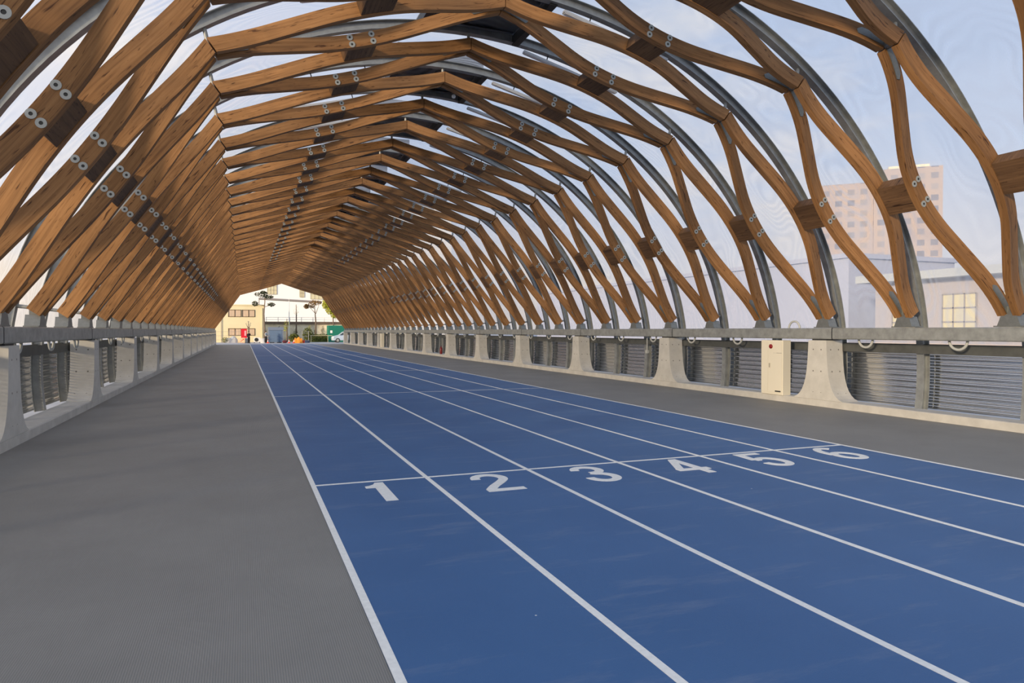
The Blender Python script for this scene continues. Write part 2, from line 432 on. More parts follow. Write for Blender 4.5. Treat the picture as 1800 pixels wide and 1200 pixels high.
def tongue(mb, side, j, ys, rev):
    # rounded steel strap let into the inner face of a beam, starting at the node (rev: node at t = 1)
    (p0,p1), (q0,q1) = seg_pts(side, j); L = SEGL[j]; n = 12; ln = .56
    base = len(mb.v)
    for i in range(n+1):
        s = ln*i/n; t = (1-s/L) if rev else s/L
        rad = .055; e = max(0, s-(ln-rad)); hw = rad*sqrt(max(0.02,1-(e/rad)**2))
        hw /= D
        for dy in (.001,-.012):
            y = yc(t,ys)-ys*(half_w(t,j)-dy)
            for w in (.5-hw,.5+hw):
                c = lerp(lerp(p0,p1,t), lerp(q0,q1,t), w); mb.v.append((c[0],y,c[1]))
    for i in range(n):
        a = base+i*4; b = a+4
        for q in ((0,1),(1,3),(3,2),(2,0)): mb.face([a+q[0],a+q[1],b+q[1],b+q[0]])
    mb.face([base,base+2,base+3,base+1]); e = base+n*4; mb.face([e,e+1,e+3,e+2])
def hub_y(mb, c, r, y0, y1, n=14):
    b = len(mb.v)
    for y in (y0,y1):
        for k in range(n): mb.v.append((c[0]+r*cos(2*pi*k/n), y, c[1]+r*sin(2*pi*k/n)))
    for k in range(n):
        m = (k+1)%n; mb.face([b+k,b+m,b+n+m,b+n+k])
    mb.face([b+k for k in range(n)][::-1]); mb.face([b+n+k for k in range(n)])
def knee_connector(side):
    mb = MB()
    for ys in (1,-1): tongue(mb,side,0,ys,True); tongue(mb,side,1,ys,False)
    c = ((INN[1][0]+OUT[1][0])/2*side, (INN[1][1]+OUT[1][1])/2)
    hub_y(mb, c, .075, -(E0-W/2)-.004, (E0-W/2)+.004)
    return mb.mesh('node_connector', M['plate'])
def apex_connector():
    mb = MB()
    for side in (1,-1):
        for ys in (1,-1): tongue(mb,side,1,ys,True)
    hub_y(mb, (0,(INN[2][1]+OUT[2][1])/2), .075, -(E0-W/2)-.004, (E0-W/2)+.004)
    return mb.mesh('node_connector', M['plate'])
RAIL = (7.36,7.66,1.462,1.702)   # half distance of inner and outer face, bottom and top
def base_bracket(side):
    mb = MB(); xm = 7.545
    mb.prism([(-.25,1.706),(.25,1.706),(.25,1.728),(.19,1.728),(.12,1.91),(-.12,1.91),(-.19,1.728),(-.25,1.728)], side*(xm-.11), side*(xm+.11), 'x')
    for ys in (1,-1): tongue(mb,side,0,ys,False)
    mb.box(side*xm-.07, side*xm+.07, -.055, .055, 1.88, 2.05)
    return mb.mesh('base_bracket', M['plate'])

# ------------------------------------------------------------------ timber arches
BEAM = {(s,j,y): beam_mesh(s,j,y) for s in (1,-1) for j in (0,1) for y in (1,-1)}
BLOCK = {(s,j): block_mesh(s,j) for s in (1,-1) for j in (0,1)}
WASH = {(s,j,a,b): washer_mesh(s,j,a,b) for s in (1,-1) for j in (0,1) for a in (-.19,.19) for b in (-.06,.06)}
KNEE = {s: knee_connector(s) for s in (1,-1)}; APEX = apex_connector(); BRACK = {s: base_bracket(s) for s in (1,-1)}
def arch_label(k):
    q, r = divmod(k, 3); n = k-K0+1
    if k < 0: return 'curved larch arch of paired beams, %s from the viewer, cut by the frame' % ordinal(n)
    if r == 0: return 'curved larch arch landing above the %s concrete pier, %s arch from the viewer' % (ordinal(q+1), ordinal(n))
    return 'curved larch arch, %s one beyond the %s concrete pier, %s from the viewer' % (ordinal(r), ordinal(q+1), ordinal(n))
def make_arch(k):
    root = thing('timber_arch', arch_label(k), 'timber arch', (CX,Y0+k*S,0), 'paired larch arches along the tunnel')
    for (s,j,y), me in BEAM.items():
        b = link('curved_beam', me, root)
        if y == 1 and k <= 20 and k < K1:
            for (s2,j2,a,c), wm in WASH.items():
                if (s2,j2) == (s,j): link('washer', wm, b)
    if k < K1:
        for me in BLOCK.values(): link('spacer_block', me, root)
    for s in (1,-1):
        link('node_connector', KNEE[s], root); link('base_bracket', BRACK[s], root)
    link('node_connector', APEX, root)
    return root
for k in range(K0, K1+1): make_arch(k)

# ------------------------------------------------------------------ steel ribs outside the timber
RA, RB, RZ = 8.08, 6.95, .9      # ellipse of the outer flange
def ell(th, d=0.0):
    x, z = RA*cos(th), RZ+RB*sin(th); nx, nz = cos(th)/RA, sin(th)/RB; L = sqrt(nx*nx+nz*nz)
    return x-nx/L*d, z-nz/L*d
TH0 = -math.asin((RZ-.10)/RB)
def rib_mesh():
    mb = MB(); n = 96; hw, dp, tf, tw = .075, .17, .012, .008
    sec = [(-hw,0),(hw,0),(hw,tf),(tw/2,tf),(tw/2,dp-tf),(hw,dp-tf),(hw,dp),(-hw,dp),(-hw,dp-tf),(-tw/2,dp-tf),(-tw/2,tf),(-hw,tf)]
    for i in range(n+1):
        th = TH0+(pi-2*TH0)*i/n
        for y, d in sec:
            x, z = ell(th,d); mb.v.append((x,y,z))
    m = len(sec)
    for i in range(n):
        for k in range(m):
            kk = (k+1)%m; mb.face([i*m+k,i*m+kk,(i+1)*m+kk,(i+1)*m+k])
    mb.face(list(range(m))[::-1]); mb.face([n*m+k for k in range(m)])
    return mb.mesh('rib_beam', M['rib'])
RIBM = rib_mesh()
def strut_mesh(p, q):
    mb = MB(); mb.tube([(p[0],0,p[1]),(q[0],0,q[1])], .032, 10); 
    return mb.mesh('strut', M['galv'])
def near_ell(p):
    best = min((abs(ell(th,.165)[0]-p[0])+abs(ell(th,.165)[1]-p[1]), th) for th in [TH0+(pi-2*TH0)*i/600 for i in range(601)])
    return ell(best[1], .16)
STR = []
for s in (1,-1):
    p = (s*(OUT[1][0]-.03), OUT[1][1]-.04); STR.append(strut_mesh(p, near_ell((s*OUT[1][0],OUT[1][1]))))
    p = (s*7.60, 2.03); STR.append(strut_mesh(p, near_ell((s*7.8,2.05))))
STR.append(strut_mesh((0,OUT[2][1]-.03), (0,RZ+RB-.16)))
index_from_viewer = lambda k: k-K0+1
for k in range(K0, K1+1):
    r = thing('steel_arch_rib', 'slim galvanized arch rib carrying the film over the %s timber arch' % ordinal(k-K0+1), 'steel rib', (CX,Y0+k*S,0), 'steel ribs outside the timber arches')
    link('rib_beam', RIBM, r)
    for m in STR: link('strut', m, r)

# ------------------------------------------------------------------ film membrane over the ribs (the ceiling)
mb = MB(); nth = 72; cols = []
thA = math.asin((1.40-RZ)/RB)
ys = []
k = K0-7
while Y0+k*S < YE-.01:
    for f in (0,.25,.5,.75): ys.append((Y0+(k+f)*S, f))
    k += 1
ys.append((YE+.06,0))
for y, f in ys:
    sag = .02*sin(pi*f)
    for i in range(nth+1):
        th = thA+(pi-2*thA)*i/nth; x, z = ell(th, -.012+sag); mb.v.append((CX+x,y,z))
for r in range(len(ys)-1):
    for i in range(nth):
        a = r*(nth+1)+i; mb.face([a,a+1,a+nth+2,a+nth+1])
mb.smooth = True
struct('ceiling', mb, M['film'])

# ------------------------------------------------------------------ corrugated lower walls
for s, nm in ((1,'wall_right'),(-1,'wall_left')):
    mb = MB(); n = 10*12; z0, z1 = .14, 1.30
    yy = [YN, 20, 50, YE]
    for y in yy:
        for i in range(n+1):
            z = z0+(z1-z0)*i/n; th = math.asin((z-RZ)/RB); x, zz = ell(th, -.03+.027*cos(2*pi*(z-z0)/.116)); mb.v.append((CX+s*x,y,z))
    for r in range(len(yy)-1):
        for i in range(n):
            a = r*(n+1)+i; mb.face([a,a+1,a+n+2,a+n+1] if s < 0 else [a,a+n+1,a+n+2,a+1])
    mb.smooth = True
    struct(nm, mb, M['poly'])

# ------------------------------------------------------------------ edge beams, purlins, kerbs
SIDES = ((1,'lane six'),(-1,'lane one'))
for s, lane in SIDES:
    mb = MB(); x0, x1, z0, z1 = RAIL; c = .018
    prof = [(x0+c,z0),(x1-c,z0),(x1,z0+c),(x1,z1-c),(x1-c,z1),(x0+c,z1),(x0,z1-c),(x0,z0+c)]
    mb.prism([(CX+s*a,b) for a,b in prof], YN, YE+.25, 'y')
    t = thing('steel_edge_beam', 'long galvanized box beam lying on the piers beside %s' % lane, 'steel beam', (CX+s*7.5,0,0), 'galvanized box beams')
    o = obj('box_beam', mb, M['galv'], t); o.matrix_parent_inverse = t.matrix_world.inverted(); o.location = (-(CX+s*7.5),0,0); o.matrix_parent_inverse.identity()
    # splice bands every pier
    for q in range(0, 14):
        y = Y0+q*3*S-.33
        m2 = MB(); m2.prism([(CX+s*(a+(.004 if a > 7.5 else -.004)),b+(.003 if b > 1.6 else -.003)) for a,b in prof], y-.012, y+.012, 'y')
        o = obj('splice_band', m2, M['darksteel'], t, (-(CX+s*7.5),0,0))
    mb = MB()
    mb.prism([(CX+s*a,b) for a,b in ((7.84,1.24),(7.99,1.24),(7.99,1.385),(7.97,1.385),(7.97,1.262),(7.84,1.262))] , YN, YE, 'y')
    mb.prism([(CX+s*a,b) for a,b in ((7.835,1.20),(7.845,1.20),(7.845,1.375),(7.835,1.375))], YN, YE, 'y')
    p = obj('steel_purlin', mb, M['purlin'])
    tag(p, 'dark steel purlin along the top of the corrugated sheet beside %s' % lane, 'purlin', 'purlins above the corrugated sheets')
    mb = MB(); mb.prism([(CX+s*a,b) for a,b in ((7.345,0),(7.80,0),(7.80,.15),(7.36,.15),(7.345,.135))], YN, YE+.3, 'y')
    struct('trim_1' if s > 0 else 'trim_2', mb, M['curb'])

# ------------------------------------------------------------------ concrete piers
PROF = [(.25,1.435),(.262,1.2),(.28,.95),(.305,.74),(.335,.60),(.375,.47),(.43,.355),(.50,.262),(.58,.197),(.68,.155)]
def pier_mesh():
    mb = MB(); poly = [(-a,b) for a,b in PROF]+[(.68,.14)][:0]+[(a,b) for a,b in PROF[::-1]]
    poly = [(-a,b) for a,b in PROF]+[(-.68,.148),(.68,.148)]+[(a,b) for a,b in PROF[::-1]]
    mb.prism(poly, -.2275, .2275, 'x'); return mb.mesh('pier_body', M['concrete'])
PIER = pier_mesh()
mbp = MB(); mbp.box(-.17,.17,-.2,.2,1.433,1.464); PAD = mbp.mesh('bearing_pad', M['darksteel'])
for s, lane in SIDES:
    for q in range(0, 14):
        y = Y0+q*3*S+.06
        if y > YE+.3: break
        t = thing('concrete_pier', 'pale concrete pier with flared foot beside %s, %s from the viewer' % (lane, ordinal(q+1)), 'concrete pier', (CX+s*7.5725,y,0), 'flared concrete piers beside '+lane)
        link('pier_body', PIER, t); link('bearing_pad', PAD, t)

# ------------------------------------------------------------------ conduit loops under the edge beams
def loop_mesh(up=False):
    mb = MB(); pts = []
    for i in range(15):
        a = pi*i/14; pts.append((0, .17*cos(a), (.0 if not up else 0)+(-1 if not up else 1)*.17*sin(a)))
    mb.tube(pts, .024, 10); mb.smooth = True
    return mb.mesh('conduit_loop', M['conduit'])
LOOP = loop_mesh(); LOOPU = loop_mesh(True)
for s, lane in SIDES:
    for k in range(-3, 24):
        y = Y0+k*S+.92; up = (s > 0 and k == 0)
        if s > 0 and k == -1 : pass
        q, r = divmod(k,3)
        where = 'short of the first pier' if k < 0 else 'beyond the %s pier' % ordinal(q+1)
        n = {0:'first',1:'second',2:'third'}[r]
        lab = 'grey conduit loop standing above the steel beam beside the white cabinet' if up else 'grey conduit loop under the %s beam, %s bay %s' % (lane, n, where)
        o = link('conduit_loop', LOOPU if up else LOOP, None, (CX+s*7.52, y, 1.69 if up else 1.475)); tag(o, lab, 'conduit loop', 'conduit loops along the beam beside '+lane)

# ------------------------------------------------------------------ strip lamps under the ribs
def lamp_mesh():
    a = MB(); a.box(-1.15,1.15,-.05,.05,.012,.06); return a.mesh('lamp_body', M['lamp'])
def lens_mesh():
    a = MB(); a.box(-1.13,1.13,-.042,.042,0,.013); return a.mesh('lens', M['lens'])
LB, LL = lamp_mesh(), lens_mesh()
mbh = MB(); mbh.tube([(0,0,.05),(0,0,.20)], .012, 8); HG = mbh.mesh('hanger', M['darksteel'])
for k in range(-2, 14):
    for s, lane in SIDES:
        xa, xb = 1.28, 3.36
        za = RZ+RB*sqrt(1-(xa/RA)**2)-.30; zb = RZ+RB*sqrt(1-(xb/RA)**2)-.30
        t = thing('strip_lamp', 'slim grey strip lamp under the %s steel rib, on the %s slope' % (ordinal(k-K0+1), lane), 'strip lamp', (CX+s*(xa+xb)/2, Y0+k*S+.02, (za+zb)/2), 'strip lamps under the ribs')
        t.rotation_euler = (0, s*atan2(za-zb, xb-xa), 0)
        link('lamp_body', LB, t); link('lens', LL, t)
        for d in (-.6,.6): h = link('hanger', HG, t); h.location = (d,0,0)

# ------------------------------------------------------------------ ridge vents in every second bay
def vent_parts():
    z = RZ+RB; x = 1.02; y0, y1 = .08, S-.08; P = []
    a = MB()
    zx = RZ+RB*sqrt(1-(x/RA)**2)
    for sx in (1,-1):
        a = MB(); a.box(sx*x-.07, sx*x+.07, 0.0, S, zx-.20, zx+.02)
        P.append(('side_purlin', a.mesh('side_purlin', M['darksteel'])))
    a = MB(); b = MB()
    a.box(-x, x, y0, y1, z+.30, z+.33)
    for xx in (-x,x-.03): a.box(xx, xx+.03, y0, y1, zx, z+.30)
    for yy in (y0,y1-.03): a.box(-x, x, yy, yy+.03, z-.06, z+.30)
    P.append(('hood', a.mesh('hood', M['vent'])))
    for yy in (y0+.03,y1-.07): b.box(-x+.08, x-.08, yy, yy+.035, z-.09, z-.05)
    for xx in (-x+.07,x-.105): b.box(xx, xx+.035, y0+.03, y1-.03, z-.10, z-.06)
    P.append(('bright_rim', b.mesh('bright_rim', M['chrome'])))
    return P
VP = vent_parts()
for k in range(-2, 20, 2):
    t = thing('ridge_vent', 'dark boxed ridge vent with bright rim past the %s arch' % ordinal(k-K0+1), 'roof vent', (CX,Y0+k*S,0), 'ridge vents in alternate bays')
    for n, me in VP: link(n, me, t)
# sprinkler-like ball sensor by the ridge
t = thing('ball_sensor', 'small pale ball sensor hanging by the ridge past the sixth arch', 'sensor', (CX+.55,Y0+2.5*S,7.42))
a = MB(); a.lathe([(.01,-.05),(.04,-.035),(.05,0),(.04,.035),(.02,.05)], n=14); a.smooth = True; obj('ball', a, M['lens'], t)
a = MB(); a.tube([(0,0,.04),(0,0,.40)], .01, 8); obj('stem', a, M['darksteel'], t)

# ------------------------------------------------------------------ floor and track
mb = MB(); mb.box(CX-7.40, CX+7.40, YN, YE+.1, -.12, 0.0); struct('floor', mb, M['mat'])
TX0, LW = .676, 1.22
TL, TR = TX0-.025, TX0+6*LW+.025
tr = thing('running_track', 'blue six-lane running track with white lane lines and numbers', 'running track', ((TL+TR)/2, 0, 0))
def tpart(name, mb, mat, label=None):
    o = obj(name, mb, mat, tr, (-(TL+TR)/2,0,0))
    if label: o['label'] = label
    return o
mb = MB(); mb.box(TL, TR, YN, YE+.05, 0.0, .006); tpart('track_surface', mb, M['track'])
for i in range(7):
    mb = MB(); x = TX0+i*LW; mb.box(x-.025, x+.025, YN, YE+.05, .005, .0085); tpart('lane_line', mb, M['white'], 'white lane line')
for y, w in ((7.57,.05),(18.2,.04),(28.3,.04),(38.2,.04),(48.3,.04)):
    mb = MB(); mb.box(TX0+.02, TX0+6*LW-.02, y-w/2, y+w/2, .005, .0082)
    tpart('start_line' if y < 8 else 'distance_line', mb, M['white'] if y < 8 else M['faintline'] if 'faintline' in M else M['white'], 'white start line' if y < 8 else 'thin cross line')

# digits: strokes as flat raised paint; x right, y up the lane
def ribbon(mb, pts, w, z0=.006, z1=.0095):
    n = len(pts); b = len(mb.v); ws = w if isinstance(w,(list,tuple)) else [w]*n
    L = []; R = []
    for i, p in enumerate(pts):
        a = pts[max(0,i-1)]; c = pts[min(n-1,i+1)]; t = (c[0]-a[0], c[1]-a[1]); l = sqrt(t[0]**2+t[1]**2) or 1
        nx, ny = -t[1]/l, t[0]/l
        if 0 < i < n-1:
            t1 = (p[0]-a[0],p[1]-a[1]); l1 = sqrt(t1[0]**2+t1[1]**2) or 1
            k = 1/max(.35, abs((-t1[1]/l1)*nx+(t1[0]/l1)*ny))
        else: k = 1
        L.append((p[0]+nx*ws[i]/2*k, p[1]+ny*ws[i]/2*k)); R.append((p[0]-nx*ws[i]/2*k, p[1]-ny*ws[i]/2*k))
    for z in (z0,z1):
        for q in L+R: mb.v.append((q[0],q[1],z))
    o = 2*n
    for i in range(n-1):
        mb.face([b+o+i,b+o+n+i,b+o+n+i+1,b+o+i+1])
        mb.face([b+i,b+i+1,b+o+i+1,b+o+i]); mb.face([b+n+i,b+o+n+i,b+o+n+i+1,b+n+i+1])
    mb.face([b,b+o,b+o+n,b+n]); mb.face([b+n-1,b+2*n-1,b+o+2*n-1,b+o+n-1])
def arc(cx, cy, rx, ry, a0, a1, n=22):
    return [(cx+rx*cos(radians(a0+(a1-a0)*i/n)), cy+ry*sin(radians(a0+(a1-a0)*i/n))) for i in range(n+1)]
H = .84; wS = .105
def digit(n):
    mb = MB()
    if n == 1:
        mb.prism([(-.035,0),(.085,0),(.085,H),(-.005,H),(-.03,.76),(-.075,.715),(-.13,.69),(-.13,.60),(-.035,.60)], .006, .0095, 'z')
    if n == 2:
        p = arc(0,.605,.155,.18,185,-35)+[(.06,.40),(-.06,.245),(-.15,.10)]
        ribbon(mb, p, wS); ribbon(mb, [(-.205,.052),(.21,.052)], .105, .006, .0100)
    if n == 3:
        ribbon(mb, arc(0,.625,.145,.16,178,-80)+[(-.03,.458)], wS); ribbon(mb, [(-.03,.458)]+arc(0,.235,.155,.185,84,-182), wS, .006, .0100)
    if n == 4:
        ribbon(mb, [(.095,0),(.095,H)], .105); ribbon(mb, [(.075,.80),(-.175,.25)], .10, .006, .0100); ribbon(mb, [(-.22,.235),(.215,.235)], .10, .006, .0105)
    if n == 5:
        ribbon(mb, [(.19,.79),(-.12,.79),(-.155,.43)], .10); ribbon(mb, [(-.15,.43)]+arc(.005,.275,.155,.225,135,-170), wS, .006, .0100)
    if n == 6:
        ribbon(mb, arc(0,.255,.15,.205,0,360,30), wS); ribbon(mb, arc(.03,.44,.19,.345,55,195,24), wS, .006, .0100)
    return mb
for n in range(1,7):
    xc = TX0+(n-.5)*LW+(.02 if n < 6 else .03); mb = digit(n)
    o = tpart('lane_number', mb, M['white'], 'white painted number %d' % n); o.location = (xc-(TL+TR)/2, 6.64, 0)

# ------------------------------------------------------------------ cabinets and small things by the wall beside lane six
def cabinet(label, y0, y1, z1, with_lamp=True):
    x0 = CX+7.315
    t = thing('equipment_cabinet', label, 'cabinet', (x0+.12,(y0+y1)/2,.15), 'cream cabinets standing on the kerb'); L = (-(x0+.12), -(y0+y1)/2, -.15)
    a = MB(); a.chamfer_box(x0, x0+.24, y0, y1, .15, z1, .008); obj('body', a, M['cabinet'], t, L)
    a = MB(); ym = y0+(y1-y0)*.66
    a.box(x0-.012, x0+.002, y0+.012, ym, .20, z1-.03)
    d = obj('door', a, M['cabinet'], t, L)
    a = MB(); a.box(x0-.010, x0+.002, ym+.006, y1-.012, .20, z1-.03); obj('side_panel', a, M['cabinet'], t, L)
    if with_lamp:
        a = MB(); yl = ym-.10; n = 24
        for r, dx in ((.052,0),(.052,-.02),(.036,-.034),(.012,-.040)):
            for k in range(n): a.v.append((x0-.012+dx, yl+r*cos(2*pi*k/n), 1.275+r*sin(2*pi*k/n)))
        for i in range(3):
            for k in range(n): m = (k+1)%n; a.face([i*n+k,i*n+m,(i+1)*n+m,(i+1)*n+k])
        a.face([3*n+k for k in range(n)]); a.smooth = True
        o = obj('alarm_lamp', a, M['redlamp'], t, L); o['label'] = 'dark red round lamp'
        a = MB(); a.box(x0-.026, x0-.012, ym-.07, ym-.04, .78, .88); obj('handle', a, M['cabinet2'], d)
        a = MB(); a.box(x0-.014, x0-.011, y0+.05, y0+.235, .215, .245); obj('name_plate', a, M['blackplate'], t, L)
        a = MB()
        for i, w in enumerate((.02,.012,.06,.05,.05)):
            yy = y0+.27-i*.055; a.box(x0-.0135, x0-.0115, yy-w/2, yy+w/2, 1.118, 1.130)
        obj('printed_line', a, M['cabinet2'], t, L)
cabinet('cream equipment cabinet with a red round lamp before the first lane six pier', 12.71, 13.42, 1.42)
cabinet('plain cream cabinet standing far along the lane six kerb', Y0+9*3*S-1.6-.35, Y0+9*3*S-1.6+.35, 1.40, False)

t = thing('pull_switch', 'small grey switch box hanging on a conduit before the corrugated sheet', 'switch box', (CX+7.60,18.95,0))
a = MB(); a.tube([(0,0,1.47),(0,0,1.02)], .018, 8); obj('conduit', a, M['conduit'], t)
a = MB(); a.box(-.035,.035,-.05,.05,.93,1.03); obj('box', a, M['conduit'], t)
yx = Y0+5*3*S+2.0
t = thing('fire_extinguisher', 'red extinguisher standing on the kerb between distant lane six piers', 'extinguisher', (CX+7.5,yx,.15))
red = simple('extinguisher_red', (.22,.012,.012), .35)
a = MB(); a.lathe([(.075,0),(.085,.02),(.085,.36),(.06,.42),(.025,.45),(.025,.50)], n=18); a.smooth = True; obj('cylinder', a, red, t)
a = MB(); a.box(-.02,.02,-.09,.06,.50,.54); obj('lever', a, M['blackplate'], t)
a = MB(); a.tube([(0,.02,.50),(-.05,.10,.48),(-.07,.12,.30),(-.06,.11,.15)], .012, 8); obj('hose', a, M['blackplate'], t)

# ------------------------------------------------------------------ outside: ground and far end
M['asphalt'] = simple('pale_yard_concrete', (.48,.47,.46), .85, 0, .12, .6)
mb = MB(); mb.box(-260,420,-120,420,-.30,-.125); struct('ground', mb, M['asphalt'])
mb = MB(); mb.box(-14,30,YE+.1,125,-.125,0.0); struct('pavement', mb, M['asphalt'])
M['cream_wall'] = simple('cream_render', (.80,.70,.44), .85, 0, .05, .5)
M['whitewall'] = simple('white_facade', (.86,.84,.80), .8)
M['brownframe'] = simple('brown_window_frame', (.14,.095,.05), .5)
M['curtain'] = simple('beige_curtain', (.62,.47,.33), .8, 0, .35, 2.2, stretch=(14,1,.2))
M['glassdark'] = simple('window_dark', (.30,.29,.26), .15)
M['greypipe'] = simple('grey_paint', (.30,.27,.25), .6)
M['tan'] = simple('tan_wall', (.88,.74,.53), .9, 0, .25, 1.5)
M['pineleaf'] = simple('pine_needles', (.045,.055,.022), .9, 0, .4, 6)
M['orangeleaf'] = simple('autumn_leaves', (.26,.14,.035), .9, 0, .4, 6)
M['yellowleaf'] = simple('yellow_green_leaves', (.42,.42,.03), .9, 0, .35, 6)
M['hedgeleaf'] = simple('hedge_leaves', (.10,.115,.02), .9, 0, .45, 6)
M['bark'] = simple('bark', (.19,.14,.10), .9, 0, .3, 8)
M['shutter'] = simple('blue_grey_shutter', (.13,.20,.31), .55)
M['shutter2'] = simple('blue_grey_frame', (.18,.23,.32), .55)
M['green'] = simple('green_container', (.012,.20,.13), .5)
M['car'] = simple('silver_paint', (.62,.70,.75), .3, .3)
M['tyre'] = simple('tyre', (.03,.03,.035), .8)
M['carglass'] = simple('car_glass', (.05,.07,.08), .1)
M['red'] = simple('bright_red', (.68,.012,.03), .5)
M['pink'] = simple('pink_panel', (.85,.40,.42), .5)
M['orange'] = simple('orange_tarp', (.85,.32,.03), .7)
M['skin'] = simple('skin', (.55,.36,.26), .6)
M['blackcloth'] = simple('black_clothes', (.018,.016,.02), .9)
M['greycloth'] = simple('grey_shirt', (.45,.47,.47), .9)
M['darkhair'] = simple('dark_hair', (.015,.012,.01), .7)
M['cone'] = simple('cone_red', (.75,.10,.06), .6)

# cream two-storey building
t = thing('cream_building', 'cream two-storey block with four brown windows past the tunnel mouth', 'building', (-1.2,106,0)); L = (1.2,-106,0)
a = MB(); a.box(-9.5,2.75,106,108.4,0,5.22); a.box(-9.6,2.85,105.9,108.5,5.22,5.38); obj('wall', a, M['cream_wall'], t, L)
for z0, z1 in ((3.6,4.62),(.95,1.97)):
    for x0, x1 in ((-2.05,-.33),(-.22,1.49)):
        a = MB()
        a.box(x0,x1,105.93,106.02,z0,z0+.07); a.box(x0,x1,105.93,106.02,z1-.07,z1); a.box(x0,x0+.07,105.93,106.02,z0,z1); a.box(x1-.07,x1,105.93,106.02,z0,z1)
        a.box((x0+x1)/2-.04,(x0+x1)/2+.04,105.93,106.02,z0,z1)
        w = obj('window', a, M['brownframe'], t, L)
        a = MB(); n = 40
        for i in range(n+1):
            x = x0+.05+(x1-x0-.1)*i/n; y = 105.985+.012*sin(i*1.9)
            a.v += [(x,y,z0+.05),(x,y,z1-.05)]
        for i in range(n): a.face([2*i,2*i+2,2*i+3,2*i+1])
        obj('curtain', a, M['curtain'], w)
a = MB(); a.tube([(2.45,105.9,0),(2.45,105.9,4.9)], .05, 8); obj('downpipe', a, M['cream_wall'], t, L)
a = MB(); a.tube([(-2.95,105.9,0),(-2.95,105.9,5.0)], .04, 8); obj('downpipe', a, M['greypipe'], t, L)
t = thing('roof_fan', 'small grey fan unit on the flat roof of the cream block', 'roof unit', (-2.2,107.2,5.38))
a = MB(); a.box(-.32,.32,-.3,.3,0,.28); obj('housing', a, M['greypipe'], t); a = MB(); a.lathe([(.10,.28),(.10,.40),(.24,.42),(.20,.50)], n=14); obj('cowl', a, M['greypipe'], t)

# white tall building far behind
t = thing('white_building', 'tall sunlit white building filling the tunnel mouth behind the trees', 'building', (10,152,0)); L = (-10,-152,0)
a = MB(); a.box(-8,44,152,170,0,30); obj('facade', a, M['whitewall'], t, L)
M['palewin'] = simple('pale_yellow_glazing', (.62,.56,.36), .4)
M['palefr'] = simple('pale_window_bars', (.45,.40,.28), .6)
for x0,x1,z0,z1 in ((4.6,6.4,9.2,12.5),(11.0,11.9,8.7,12),(13.2,15.6,8.3,12.2),(17.2,19.6,8.0,12.0)):
    a = MB(); a.box(x0,x1,151.9,152.05,z0,z1); w = obj('window', a, M['palewin'], t, L)
    a = MB()
    for i in range(4): x = x0+(x1-x0)*i/3; a.box(x-.05,x+.05,151.86,151.95,z0,z1)
    for i in range(5): z = z0+(z1-z0)*i/4; a.box(x0,x1,151.86,151.95,z-.05,z+.05)
    obj('window_bars', a, M['palefr'], w)
# retaining wall with a fence on top
t = thing('retaining_wall', 'tan retaining wall with a dark coping below the white building', 'wall', (8,111.3,0)); L = (-8,-111.3,0)
a = MB(); a.box(2.9,26,111.3,112.3,0,2.62, rot=-.03, pivot=(3,111.3)); obj('wall_face', a, M['tan'], t, L)
a = MB(); a.box(2.9,26,111.1,112.5,2.62,3.02, rot=-.03, pivot=(3,111.3)); obj('coping', a, M['bark'], t, L)
t = thing('white_fence', 'pale post and rail fence along the top of the tan retaining wall', 'fence', (8,111.5,3.02)); L = (-8,-111.5,-3.02)
for i in range(10):
    a = MB(); x = 3.2+i*1.7; a.tube([(x,111.6-(x-3)*.03,3.0),(x,111.6-(x-3)*.03,3.72)], .045, 8); obj('post', a, M['whitewall'], t, L)
for z in (3.35,3.68):
    a = MB(); a.tube([(3.1,111.6,z),(19,111.12,z)], .03, 8); obj('rail', a, M['whitewall'], t, L)
# overhead pipe on a white post
t = thing('overhead_pipe', 'long grey overhead pipe crossing before the white building', 'pipe', (6.2,110,0)); L = (-6.2,-110,0)
a = MB(); a.tube([(2.1,110,6.42),(11.2,110,6.02)], .17, 12); obj('pipe', a, M['greypipe'], t, L)
a = MB(); a.tube([(6.4,109.9,0),(6.4,109.9,6.5)], .06, 8); obj('post', a, M['whitewall'], t, L)
a = MB(); a.tube([(2.15,110,0),(2.15,110,6.5)], .06, 8); obj('post', a, M['greypipe'], t, L)

# plants
def leaf_cloud(mb, c, r, n, size, flat=1.0, rnd=None):
    rnd = rnd or random
    for _ in range(n):
        while True:
            p = [rnd.uniform(-1,1) for _ in range(3)]
            if sum(x*x for x in p) <= 1: break
        q = (c[0]+p[0]*r[0], c[1]+p[1]*r[1], c[2]+p[2]*r[2])
        a, b = rnd.uniform(0,2*pi), rnd.uniform(-.8,.8); s = size*rnd.uniform(.6,1.3)
        u = (cos(a)*s, sin(a)*s, 0); v = (-sin(a)*sin(b)*s*.6, cos(a)*sin(b)*s*.6, cos(b)*s*.6)
        i = len(mb.v)
        mb.v += [tuple(q[k]-u[k] for k in range(3)), tuple(q[k]-v[k] for k in range(3)), tuple(q[k]+u[k] for k in range(3)), tuple(q[k]+v[k] for k in range(3))]
        mb.face([i,i+1,i+2,i+3])
def tree(name, label, x, y, base, trunk, pads, leaf, n, size, limbs=()):
    t = thing(name, label, 'tree', (x,y,base)); rnd = random.Random(hash(label)%1000 if False else len(label)*7)
    a = MB(); a.tube([(p[0],p[1],p[2]) for p in trunk], [.13-.09*i/(len(trunk)-1) for i in range(len(trunk))], 9)
    for l in limbs: a.tube(l, [.05,.02], 7)
    a.smooth = True; obj('trunk', a, M['bark'], t)
    a = MB()
    for c, r in pads: leaf_cloud(a, c, r, n, size, rnd=rnd)
    obj('foliage', a, leaf, t)
    return t
